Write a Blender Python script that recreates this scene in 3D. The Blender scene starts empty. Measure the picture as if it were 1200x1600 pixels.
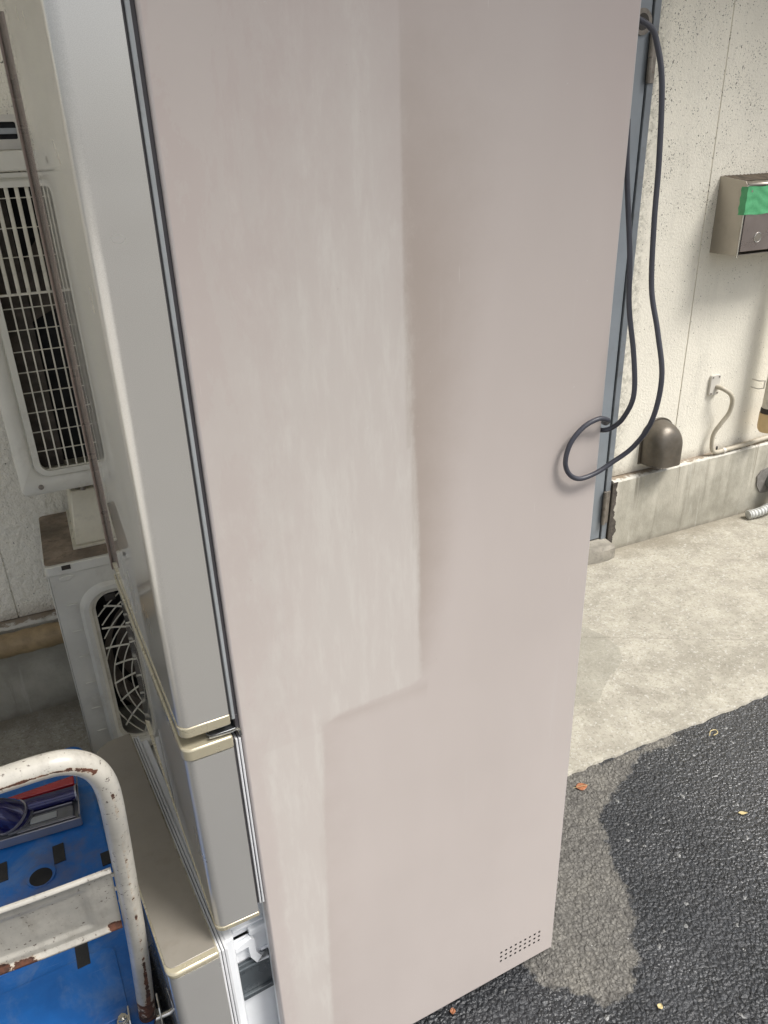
import bpy, bmesh, math, random
import numpy as np
from mathutils import Vector, Matrix
random.seed(4); rng = np.random.default_rng(4)
S = bpy.context.scene
C = S.collection

# ---------------------------------------------------------------- camera, light, exposure
CAM_POS = (-0.1447, -0.8484, 1.6376)
YAW, PITCH, ROLL = 0.41580, 0.44600, 0.03520
fwd = Vector((math.sin(YAW)*math.cos(PITCH), math.cos(YAW)*math.cos(PITCH), -math.sin(PITCH)))
right0 = Vector((math.cos(YAW), -math.sin(YAW), 0)); down0 = fwd.cross(right0)
right = right0*math.cos(ROLL) + down0*math.sin(ROLL)
down = -right0*math.sin(ROLL) + down0*math.cos(ROLL)
cd = bpy.data.cameras.new('camera'); cam = bpy.data.objects.new('camera', cd); C.objects.link(cam)
cam.matrix_world = Matrix(((right.x, -down.x, -fwd.x, CAM_POS[0]), (right.y, -down.y, -fwd.y, CAM_POS[1]),
                           (right.z, -down.z, -fwd.z, CAM_POS[2]), (0, 0, 0, 1)))
cd.sensor_fit = 'VERTICAL'; cd.sensor_height = 36; cd.lens = 36*1194.2/1600
cd.clip_start = 0.02; cd.clip_end = 500
S.camera = cam

LIGHT = Vector((-0.50, 0.50, -1.10)).normalized()          # direction the sunlight travels
w = bpy.data.worlds.new('World'); S.world = w; w.use_nodes = True
wn = w.node_tree.nodes; wl = w.node_tree.links; wn.clear()
sky = wn.new('ShaderNodeTexSky'); sky.sky_type = 'NISHITA'; sky.sun_disc = False
sky.sun_elevation = math.asin(-LIGHT.z); sky.sun_rotation = math.atan2(-LIGHT.x, -LIGHT.y)
sky.dust_density = 4.0; sky.air_density = 1.0; sky.ozone_density = 1.0
bg = wn.new('ShaderNodeBackground'); bg.inputs[1].default_value = 0.12
wo = wn.new('ShaderNodeOutputWorld'); hs = wn.new('ShaderNodeHueSaturation'); hs.inputs['Saturation'].default_value = .45; wl.new(sky.outputs[0], hs.inputs['Color']); wl.new(hs.outputs[0], bg.inputs[0]); wl.new(bg.outputs[0], wo.inputs[0])
sd = bpy.data.lights.new('sun', 'SUN'); sd.energy = 3.6; sd.angle = math.radians(21); sd.color = (1, .97, .925)
sun = bpy.data.objects.new('sun', sd); C.objects.link(sun)
sun.rotation_euler = LIGHT.to_track_quat('-Z', 'Y').to_euler(); sun.location = (3, -4, 6)
S.view_settings.view_transform = 'Standard'; S.view_settings.look = 'None'; S.view_settings.gamma = 1
S.view_settings.use_curve_mapping = False
S.view_settings.exposure = 0.33
S.render.engine = 'CYCLES'

# ---------------------------------------------------------------- materials
class NT:
    def __init__(s, name):
        s.m = bpy.data.materials.new(name); s.m.use_nodes = True; s.t = s.m.node_tree
        s.t.nodes.clear(); s.out = s.n('OutputMaterial'); s.p = s.n('BsdfPrincipled')
        s.l(s.p.outputs[0], s.out.inputs[0]); s.tc = s.n('TexCoord').outputs['Object']
    def n(s, k, **kw):
        x = s.t.nodes.new('ShaderNode'+k)
        for a, v in kw.items(): setattr(x, a, v)
        return x
    def l(s, a, b): s.t.links.new(a, b)
    def put(s, sock, v):
        if hasattr(v, 'is_output') or isinstance(v, bpy.types.NodeSocket): s.l(v, sock)
        else: sock.default_value = v
    def mapc(s, scale=(1, 1, 1), loc=(0, 0, 0), rot=(0, 0, 0), v=None):
        x = s.n('Mapping'); x.inputs['Scale'].default_value = scale; x.inputs['Location'].default_value = loc
        x.inputs['Rotation'].default_value = rot
        s.l(v or s.tc, x.inputs[0]); return x.outputs[0]
    def noise(s, scale=5, detail=4, rough=.55, v=None, dist=0):
        x = s.n('TexNoise'); x.inputs['Scale'].default_value = scale; x.inputs['Detail'].default_value = detail
        x.inputs['Roughness'].default_value = rough; x.inputs['Distortion'].default_value = dist
        s.l(v or s.tc, x.inputs['Vector']); return x.outputs[0]
    def voro(s, scale=5, v=None, feature='F1', out=0, rnd=1):
        x = s.n('TexVoronoi', feature=feature); x.inputs['Scale'].default_value = scale
        x.inputs['Randomness'].default_value = rnd
        s.l(v or s.tc, x.inputs['Vector']); return x.outputs[out]
    def ramp(s, f, a, b, c0=0., c1=1.):
        x = s.n('MapRange'); x.interpolation_type = 'SMOOTHSTEP'
        s.put(x.inputs[0], f); s.put(x.inputs[1], a); s.put(x.inputs[2], b); s.put(x.inputs[3], c0); s.put(x.inputs[4], c1)
        return x.outputs[0]
    def math(s, op, a, b=0., clamp=False):
        x = s.n('Math', operation=op); x.use_clamp = clamp; s.put(x.inputs[0], a); s.put(x.inputs[1], b); return x.outputs[0]
    def mix(s, f, a, b, blend='MIX'):
        x = s.n('Mix', data_type='RGBA', blend_type=blend)
        s.put(x.inputs[0], f)
        for i, v in ((6, a), (7, b)):
            if isinstance(v, tuple): v = (*v[:3], 1)
            s.put(x.inputs[i], v)
        return x.outputs[2]
    def attr(s, name):
        x = s.n('Attribute', attribute_name=name); return x.outputs['Fac']
    def xyz(s, v=None):
        x = s.n('SeparateXYZ'); s.l(v or s.tc, x.inputs[0]); return x.outputs
    def bump(s, h, strength=.3, dist=.002, prev=None):
        x = s.n('Bump'); x.inputs['Strength'].default_value = strength; x.inputs['Distance'].default_value = dist
        s.l(h, x.inputs['Height'])
        if prev: s.l(prev, x.inputs['Normal'])
        return x.outputs[0]
    def set(s, **kw):
        al = dict(col='Base Color', rough='Roughness', metal='Metallic', coat='Coat Weight', coatr='Coat Roughness',
                  nrm='Normal', trans='Transmission Weight', ior='IOR', spec='Specular IOR Level', alpha='Alpha')
        for k, v in kw.items():
            if k == 'col' and isinstance(v, tuple): v = (*v[:3], 1)
            s.put(s.p.inputs[al[k]], v)
        return s.m

def simple(name, col, rough=.5, metal=0., coat=0., coatr=.05, var=.12, vscale=8, bump=0., bscale=200, dirt=0., dcol=(.12, .09, .06)):
    t = NT(name)
    n = t.noise(vscale, 5, .6)
    dark = tuple(c*(1-var) for c in col); lite = tuple(min(1, c*(1+var)) for c in col)
    c = t.mix(t.ramp(n, .3, .7), dark, lite)
    if dirt:
        d = t.math('MULTIPLY', t.ramp(t.noise(vscale*2.7, 8, .7), .5, .72), dirt)
        c = t.mix(d, c, dcol)
    t.set(col=c, rough=t.ramp(t.noise(vscale*3, 4), .3, .7, rough*.85, min(1, rough*1.15)), metal=metal, coat=coat, coatr=coatr)
    if bump: t.set(nrm=t.bump(t.noise(bscale, 4, .6), bump, .002))
    return t.m

M = {}
def m_stucco(name, base, specks, dark=1.0):
    t = NT(name); z = t.xyz()[2]
    v = t.mapc((1, 1, 1))
    big = t.noise(1.7, 6, .6)
    c = t.mix(t.ramp(big, .3, .7), tuple(b*.9 for b in base), tuple(min(1, b*1.06) for b in base))
    # small dark pits of mould, thicker towards the top of the wall
    n1 = t.noise(330, 3, .6, dist=.4); n2 = t.noise(9, 5, .65)
    up = t.ramp(z, .45, 1.9)
    dens = t.math('ADD', t.math('MULTIPLY', t.ramp(n2, .3, .75), .6), t.math('MULTIPLY', up, .55))
    thr = t.math('SUBTRACT', .745, t.math('MULTIPLY', dens, .132*specks))
    pit = t.ramp(t.math('SUBTRACT', n1, thr), 0., .02)
    n3 = t.noise(150, 2, .5)
    pit2 = t.ramp(t.math('SUBTRACT', n3, t.math('ADD', thr, .02)), 0., .012)
    pits = t.math('MAXIMUM', t.math('MULTIPLY', pit, .75), t.math('MULTIPLY', pit2, .85))
    c = t.mix(t.math('MULTIPLY', pits, specks), c, (.075, .065, .05))
    grime = t.ramp(t.noise(1, 6, .7, v=t.mapc((7, 7, 1.1))), .5, .8)
    c = t.mix(t.math('MULTIPLY', grime, .28), c, tuple(b*.55 for b in base))
    # grime line just above the plinth ledge
    lo = t.ramp(t.math('ADD', z, t.math('MULTIPLY', t.noise(22, 5, .7), .06)), .36, .43, 1, 0)
    c = t.mix(t.math('MULTIPLY', lo, .55), c, (.2, .15, .1))
    # rusty grey run stain along the door frame
    x = t.xyz()[0]
    ed = t.math('MULTIPLY', t.ramp(t.math('ADD', x, t.math('MULTIPLY', t.noise(14, 5, .7), .1)), 1.99, 2.06, 1, 0), t.ramp(x, 1.5, 1.6))
    c = t.mix(t.math('MULTIPLY', t.math('MULTIPLY', ed, t.ramp(t.noise(40, 4, .7), .35, .7)), .6), c, (.17, .16, .12))
    h = t.math('ADD', t.noise(95, 4, .6), t.math('MULTIPLY', t.noise(260, 3, .5), .6))
    coarse = t.math('MULTIPLY', t.noise(42, 4, .6), t.ramp(x, .5, .8, 1, 0))
    b = t.bump(h, .55, .004)
    b = t.bump(coarse, .9, .012, b)
    b = t.bump(pits, .4, -.003, b)
    t.set(col=c, rough=.88, spec=.25, nrm=b); return t.m
M['stucco'] = m_stucco('stucco cream', (.79, .755, .655), 1.0)

def m_plinth():
    t = NT('plinth concrete'); z = t.xyz()[2]
    c = t.mix(t.ramp(t.noise(5, 7, .65), .3, .7), (.30, .285, .235), (.47, .445, .375))
    str_ = t.noise(1, 6, .65, v=t.mapc((16, 16, 1.6)), dist=.3)
    c = t.mix(t.math('MULTIPLY', t.ramp(str_, .52, .75), .65), c, (.17, .155, .12))
    c = t.mix(t.math('MULTIPLY', t.ramp(t.noise(1, 5, .6, v=t.mapc((26, 26, 2.2), (3, 1, 0))), .62, .7), .45), c, (.56, .55, .49))
    low = t.ramp(t.math('ADD', z, t.math('MULTIPLY', t.noise(18, 4), .05)), .02, .06, 1, 0)
    c = t.mix(t.math('MULTIPLY', low, .6), c, (.15, .13, .1))
    px = t.math('MULTIPLY', t.math('MAXIMUM', t.math('SUBTRACT', t.xyz()[0], 1.9), 0.), .01263)
    zl = t.math('ADD', t.math('SUBTRACT', z, px), t.math('MULTIPLY', t.math('SUBTRACT', t.noise(45, 6, .75), .5), .016))
    lip = t.math('MULTIPLY', t.ramp(zl, .329, .332), t.ramp(t.noise(12, 4, .6), .35, .5))
    c = t.mix(t.math('MULTIPLY', lip, .8), c, (.62, .60, .54))
    drip = t.math('MULTIPLY', t.ramp(t.noise(1, 4, .6, v=t.mapc((30, 30, .8), (2, 0, 0))), .60, .68), t.ramp(z, .05, .33))
    c = t.mix(t.math('MULTIPLY', drip, .55), c, (.13, .115, .085))
    top = t.ramp(zl, .3375, .340)
    c = t.mix(t.math('MULTIPLY', top, .8), c, (.2, .145, .095))
    t.set(col=c, rough=.85, spec=.3, nrm=t.bump(t.noise(60, 7, .7), .45, .004)); return t.m
M['plinth'] = m_plinth()

def m_apron():
    t = NT('apron concrete'); y = t.xyz()[1]
    c = t.mix(t.ramp(t.noise(9, 9, .75), .25, .75), (.29, .27, .225), (.46, .435, .365))
    c = t.mix(t.math('MULTIPLY', t.ramp(t.noise(2.4, 7, .72, v=t.mapc((1, 1.6, 1), (1.1, 0, 0)), dist=.8), .52, .60), .30), c, (.20, .185, .15))
    c = t.mix(t.math('MULTIPLY', t.ramp(t.noise(2.1, 7, .7, dist=.4), .5, .68), .4), c, (.245, .225, .18))
    gr = t.noise(95, 6, .8)
    c = t.mix(t.math('MULTIPLY', t.ramp(gr, .52, .60), .55), c, (.19, .175, .14))
    c = t.mix(t.math('MULTIPLY', t.ramp(t.noise(80, 5, .75), .57, .61), .5), c, (.56, .545, .50))
    pits = t.ramp(t.noise(62, 4, .7), .69, .72)
    c = t.mix(t.math('MULTIPLY', pits, .55), c, (.1, .09, .07))
    # darker old patch with a tide line
    st = t.attr('patch')
    st2 = t.ramp(t.math('ADD', st, t.math('MULTIPLY', t.math('SUBTRACT', t.noise(12, 6, .7), .5), .5)), .47, .53)
    c = t.mix(t.math('MULTIPLY', st2, .5), c, (.25, .24, .2))
    crack = t.ramp(t.voro(.62, v=t.mapc((1, 1, 1), (.63, .2, 0)), feature='DISTANCE_TO_EDGE'), 0, .0025, 1, 0)
    c = t.mix(t.math('MULTIPLY', crack, .3), c, (.14, .12, .1))
    # damp dirt collected along the foot of the plinth
    ft = t.ramp(t.math('SUBTRACT', y, t.math('MULTIPLY', t.noise(9, 6, .7), .16)), 1.22, 1.36)
    c = t.mix(t.math('MULTIPLY', ft, .55), c, (.2, .175, .13))
    h = t.math('ADD', t.noise(150, 5, .7), t.math('MULTIPLY', t.noise(11, 4), 1.2))
    t.set(col=c, rough=.9, spec=.25, nrm=t.bump(h, .55, .004)); return t.m
M['apron'] = m_apron()

def m_asphalt():
    t = NT('asphalt wet and dry')
    nw = t.noise(26, 6, .7)
    wet = t.ramp(t.math('ADD', t.attr('wet'), t.math('MULTIPLY', t.math('SUBTRACT', nw, .5), 1.3)), .40, .60)
    v = t.n('VectorMath', operation='ADD')
    sc = t.n('VectorMath', operation='SCALE'); dn = t.n('TexNoise'); dn.inputs['Scale'].default_value = 55; dn.inputs['Detail'].default_value = 4; t.l(t.tc, dn.inputs['Vector'])
    t.l(dn.outputs[1], sc.inputs[0]); sc.inputs['Scale'].default_value = .016
    t.l(t.tc, v.inputs[0]); t.l(sc.outputs[0], v.inputs[1]); vv = v.outputs[0]
    d1 = t.voro(112, v=vv); d2 = t.voro(190, v=vv)
    ston = t.voro(112, v=vv, out=1)
    rnd = t.n('SeparateColor'); t.l(ston, rnd.inputs[0]); rc = rnd.outputs[0]
    dry = t.mix(rc, (.115, .11, .102), (.195, .187, .17))
    dry = t.mix(t.math('MULTIPLY', t.ramp(t.noise(5.5, 6, .7), .46, .72), .55), dry, (.27, .255, .22))
    wetc = t.mix(rc, (.010, .011, .013), (.032, .035, .040))
    wetc = t.mix(t.math('MULTIPLY', t.ramp(t.noise(3.5, 5, .65), .45, .7), .5), wetc, (.045, .047, .052))
    gap = t.ramp(d1, .38, .62)
    dry = t.mix(t.math('MULTIPLY', gap, .35), dry, (.05, .047, .042))
    pale = t.ramp(rc, .993, .996)
    wetc = t.mix(t.math('MULTIPLY', pale, .35), wetc, (.5, .5, .48))
    c = t.mix(wet, dry, wetc)
    h = t.math('ADD', t.math('MULTIPLY', d1, -1.0), t.math('MULTIPLY', d2, -.35))
    h = t.math('ADD', h, t.math('MULTIPLY', rc, .35))
    b = t.bump(h, .9, .007); b = t.bump(t.noise(420, 4, .6), .35, .001, b)
    r = t.ramp(wet, 0, 1, .92, .5)
    t.set(col=c, rough=r, spec=t.ramp(wet, 0, 1, .3, .55), nrm=b)
    # film of water on the stones in the wet part
    t.set(coat=t.math('MULTIPLY', wet, t.math('MAXIMUM', t.ramp(t.noise(5, 4), .4, .65, .05, .45), t.ramp(t.xyz()[0], 1.0, 1.35, 0, .9))), coatr=.22)
    t.l(t.bump(h, .8, .004), t.p.inputs['Coat Normal'])
    return t.m
M['asphalt'] = m_asphalt()

def m_panel():
    t = NT('fridge side paint')
    xx, yy, z = t.xyz()
    s = t.attr('pale_zone')
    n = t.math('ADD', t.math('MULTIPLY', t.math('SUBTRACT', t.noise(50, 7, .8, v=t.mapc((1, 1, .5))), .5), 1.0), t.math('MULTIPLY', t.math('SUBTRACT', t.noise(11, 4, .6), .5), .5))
    pale_zone = t.ramp(t.math('ADD', s, n), .25, .85)
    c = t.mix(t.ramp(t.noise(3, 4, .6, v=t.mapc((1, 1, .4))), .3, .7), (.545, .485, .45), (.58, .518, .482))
    dm = t.ramp(t.math('ADD', t.attr('brown_band'), t.math('MULTIPLY', t.math('SUBTRACT', t.noise(18, 6, .7), .5), .35)), .1, .95)
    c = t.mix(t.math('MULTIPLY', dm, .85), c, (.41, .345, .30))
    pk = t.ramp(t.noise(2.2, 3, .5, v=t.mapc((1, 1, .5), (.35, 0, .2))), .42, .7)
    c = t.mix(t.math('MULTIPLY', t.math('MULTIPLY', pk, t.ramp(z, 1.1, 1.7)), .5), c, (.50, .41, .385))  # pinkish reflection painted into the upper panel colour
    c = t.mix(t.math('MULTIPLY', pale_zone, .5), c, (.615, .575, .53))
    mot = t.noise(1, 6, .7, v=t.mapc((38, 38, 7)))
    c = t.mix(t.math('MULTIPLY', t.math('MULTIPLY', pale_zone, t.ramp(mot, .44, .66)), .45), c, (.68, .65, .60))
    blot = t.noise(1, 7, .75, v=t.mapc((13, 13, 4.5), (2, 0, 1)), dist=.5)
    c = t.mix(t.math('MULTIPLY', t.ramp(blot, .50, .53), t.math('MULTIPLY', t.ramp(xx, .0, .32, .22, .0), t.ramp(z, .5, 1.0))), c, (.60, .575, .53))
    dr = t.noise(1, 4, .6, v=t.mapc((60, 60, 2.2), (5, 0, 3)))
    c = t.mix(t.math('MULTIPLY', t.ramp(dr, .6, .8), .14), c, (.64, .62, .60))
    c = t.mix(t.math('MULTIPLY', t.ramp(t.noise(160, 3, .6), .72, .76), .4), c, (.25, .22, .2))
    c = t.mix(t.math('MULTIPLY', t.ramp(t.noise(85, 3, .6, v=t.mapc((1, 1, 1), (4, 1, 2))), .73, .75), .35), c, (.72, .70, .67))
    sc1 = t.noise(1, 2, .5, v=t.mapc((150, 1, 9), (1, 0, 2), (0, .5, 0)))
    c = t.mix(t.math('MULTIPLY', t.ramp(sc1, .73, .76), .22), c, (.72, .69, .65))
    grain = t.noise(900, 2, .5)
    t.set(col=c, rough=t.ramp(pale_zone, 0, 1, .42, .55), spec=.45, coat=.18, coatr=.3, nrm=t.bump(t.noise(2.6, 3, .5), .25, .012, t.bump(grain, .12, .0006))); return t.m
M['panel'] = m_panel()
M['panel_plain'] = simple('fridge side paint plain', (.52, .47, .45), .4, 0, .2, .25, .03)

def m_door():
    t = NT('champagne silver door skin')
    fl = t.noise(1500, 2, .5)
    c = t.mix(t.ramp(fl, .35, .65), (.61, .595, .56), (.74, .725, .69))
    c = t.mix(t.math('MULTIPLY', t.ramp(t.noise(2.5, 5, .6), .4, .7), .2), c, (.60, .57, .53))
    t.set(col=c, metal=.6, rough=t.ramp(t.noise(6, 4), .3, .7, .27, .33), coat=1., coatr=.03, spec=.5)
    t.p.inputs['Coat IOR'].default_value = 1.52
    return t.m
M['door'] = m_door()
M['brown_wall'] = simple('dull brown render', (.34, .26, .23), .8, var=.15, vscale=2)
M['trim'] = simple('beige gold trim', (.52, .47, .34), .28, .35, .6, .08, .05)
M['handle_strip'] = simple('brown bronze strip', (.20, .15, .13), .3, .5, .3, .1, .06)
M['gasket'] = simple('grey gasket rubber', (.34, .36, .37), .5, 0, 0, .1, .1, dirt=.2)
M['gasket_dark'] = simple('dark gap rubber', (.06, .055, .06), .6)
M['gasket_white'] = simple('white gasket rubber', (.66, .67, .68), .45, var=.06)
M['liner'] = simple('white plastic liner', (.80, .82, .84), .35, 0, .2, .1, .04, dirt=.05)
M['rail'] = simple('grey drawer rail', (.09, .105, .115), .3, .2, .4, .1, .08)
M['hinge'] = simple('dark hinge plate', (.2, .21, .22), .3, .8, 0, .1, .1)
M['dark'] = simple('dark interior', (.012, .012, .013), .8)
M['cord'] = simple('grey power cord', (.06, .062, .078), .45, 0, .1, .15, .1)
M['doorpaint'] = simple('blue grey door paint', (.20, .225, .25), .35, 0, .35, .15, .08, 4, dirt=.12)
M['frame'] = simple('blue grey frame paint', (.17, .19, .21), .4, 0, .2, .2, .12, 9, dirt=.3, dcol=(.1, .075, .05))
M['hingemetal'] = simple('old hinge metal', (.21, .19, .165), .5, .5, 0, .2, .25, 30, dirt=.5, dcol=(.12, .06, .03))
M['steel'] = simple('stainless steel', (.42, .385, .335), .36, .85, 0, .1, .08, 6, dirt=.18, dcol=(.2, .16, .12))
M['steel_front'] = simple('stainless front', (.38, .33, .31), .3, .85, 0, .1, .08, 6)
M['steel_dirty'] = simple('stainless hood dulled', (.13, .115, .095), .42, .55, 0, .1, .16, 18, .15, 60, dirt=.5, dcol=(.13, .10, .07))
M['dirt'] = simple('brown settled dirt', (.085, .065, .045), .95, var=.35, vscale=40, bump=.5)
M['tape'] = simple('green cloth tape', (.09, .38, .17), .5, var=.1, vscale=30, bump=.6, bscale=45)
M['white_plate'] = simple('white plastic plate', (.62, .59, .53), .5, var=.08, dirt=.25)
M['tube_beige'] = simple('beige conduit tube', (.44, .40, .32), .45, 0, .1, .2, .08, dirt=.25)
M['pvc'] = simple('aged white pipe', (.62, .58, .50), .5, 0, .1, .2, .1, dirt=.4)
M['pvc_cap'] = simple('tan pipe cap', (.62, .45, .23), .45, 0, .2, .2, .12)
M['tar'] = simple('black sealant', (.03, .025, .02), .6, bump=.5)
M['pipe_grey'] = simple('grey drain pipe', (.16, .17, .165), .5, 0, .1, .2, .15, 30, dirt=.4)
M['hose'] = simple('white corrugated hose', (.55, .56, .54), .45, 0, .1, .2, .12, 30, dirt=.4)
M['mortar'] = simple('grey mortar', (.19, .18, .165), .95, var=.2, vscale=30, bump=.8)
M['ac'] = simple('aged cream unit paint', (.60, .585, .51), .42, 0, .25, .15, .1, 4, dirt=.3, dcol=(.3, .26, .2))
M['ac_top'] = simple('grimy brown unit top', (.24, .19, .14), .75, var=.4, vscale=14, bump=.5, bscale=120, dirt=.7, dcol=(.10, .075, .05))
M['grille'] = simple('cream grille plastic', (.60, .575, .48), .45, 0, .1, .2, .1, 20, dirt=.3)
M['fin'] = simple('brown condenser fins', (.10, .085, .07), .7, .2, 0, .1, .3, 30)
M['block'] = simple('cream plastic block', (.66, .62, .49), .45, 0, .1, .2, .07, 10, dirt=.2)
M['wrap'] = simple('brown wrapping tape', (.33, .24, .13), .6, var=.22, vscale=18, bump=.3, bscale=60, dirt=.4)
M['chrome'] = simple('bright zinc', (.62, .61, .58), .2, 1., 0, .1, .06)
M['rubber'] = simple('black rubber', (.022, .022, .022), .65, bump=.3)
M['glass_grey'] = simple('smoky clear plastic', (.10, .105, .12), .12, 0, 1, .04, .15, 30)
M['purple'] = simple('deep blue brush roll', (.008, .008, .09), .2, .3, 1, .04, .2, 20)
M['red'] = simple('translucent red plastic', (.38, .012, .02), .18, .1, 1, .05, .15, 20)
M['vac_edge'] = simple('clear plastic rim', (.30, .30, .34), .15, .5, 1, .04, .1)
M['leaf'] = simple('dry orange leaf', (.30, .115, .05), .55, 0, .1, .2, .35, 60, .4, 150)
M['leaf_pale'] = simple('pale dry leaf bit', (.55, .45, .22), .6, var=.2, vscale=80)
M['stain'] = simple('dark brown broken edge', (.07, .06, .05), .9, var=.4, vscale=60, bump=.8, bscale=90)
M['sill'] = simple('dirty sill mortar', (.27, .25, .21), .9, var=.25, vscale=14, bump=.8, bscale=70, dirt=.5, dcol=(.10, .085, .07))
M['bounce_paving'] = simple('added bounce paving', (.62, .60, .55), .8, var=.12, vscale=3, bump=.3, dirt=.2)
M['taupe'] = simple('taupe drawer top', (.31, .285, .245), .38, .3, .4, .12, .06, 6, dirt=.15)
M['grit'] = simple('pale grit', (.6, .6, .58), .7)

def m_blue():
    t = NT('scuffed blue plastic')
    c = t.mix(t.ramp(t.noise(3.5, 6, .65), .3, .7), (.005, .09, .33), (.010, .16, .54))
    c = t.mix(t.math('MULTIPLY', t.ramp(t.noise(7, 8, .72, dist=.6), .46, .66), .6), c, (.12, .22, .42))
    c = t.mix(t.math('MULTIPLY', t.ramp(t.noise(4.2, 6, .7, v=t.mapc((1, 1, 1), (3, 2, 0))), .52, .66), .5), c, (.14, .13, .15))
    sc = t.noise(1, 3, .6, v=t.mapc((8, 160, 8), rot=(0, 0, .4)))
    c = t.mix(t.math('MULTIPLY', t.ramp(sc, .66, .74), .3), c, (.25, .35, .5))
    t.set(col=c, rough=t.ramp(t.noise(9, 5), .3, .7, .38, .62), coat=.1, coatr=.2, nrm=t.bump(t.noise(40, 5, .6), .15, .002)); return t.m
M['blue'] = m_blue()

def m_rusty(name='white paint over rust'):
    t = NT(name)
    f = t.noise(55, 7, .75, dist=.3)
    a = t.attr('rust')
    k = t.math('ADD', a, t.math('MULTIPLY', t.math('SUBTRACT', f, .5), 1.5))
    rust = t.ramp(k, .53, .56)
    halo = t.ramp(k, .40, .55)
    c = t.mix(t.ramp(t.noise(7, 6, .65), .3, .7), (.40, .385, .345), (.60, .57, .50))
    grm = t.ramp(t.noise(1, 6, .7, v=t.mapc((28, 28, 6))), .48, .7)
    c = t.mix(t.math('MULTIPLY', grm, .45), c, (.25, .22, .18))
    scr = t.ramp(t.noise(75, 6, .7), .58, .66)
    c = t.mix(t.math('MULTIPLY', scr, .35), c, (.36, .34, .3))
    c = t.mix(t.math('MULTIPLY', halo, .45), c, (.50, .33, .18))
    rc = t.mix(t.ramp(t.noise(60, 5, .7), .35, .65), (.035, .018, .014), (.13, .05, .028))
    c = t.mix(rust, c, rc)
    chips = t.ramp(t.math('ADD', t.noise(140, 5, .7), t.math('MULTIPLY', t.noise(9, 3), .16)), .70, .72)
    c = t.mix(t.math('MULTIPLY', chips, .85), c, (.07, .04, .03))
    hh = t.math('SUBTRACT', t.math('MULTIPLY', t.noise(90, 5), .15), t.math('MAXIMUM', rust, chips))
    t.set(col=c, rough=t.ramp(rust, 0, 1, .36, .85), coat=t.ramp(rust, 0, 1, .35, 0), coatr=.15, nrm=t.bump(hh, .5, .0012)); return t.m
M['rusty'] = m_rusty()

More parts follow.
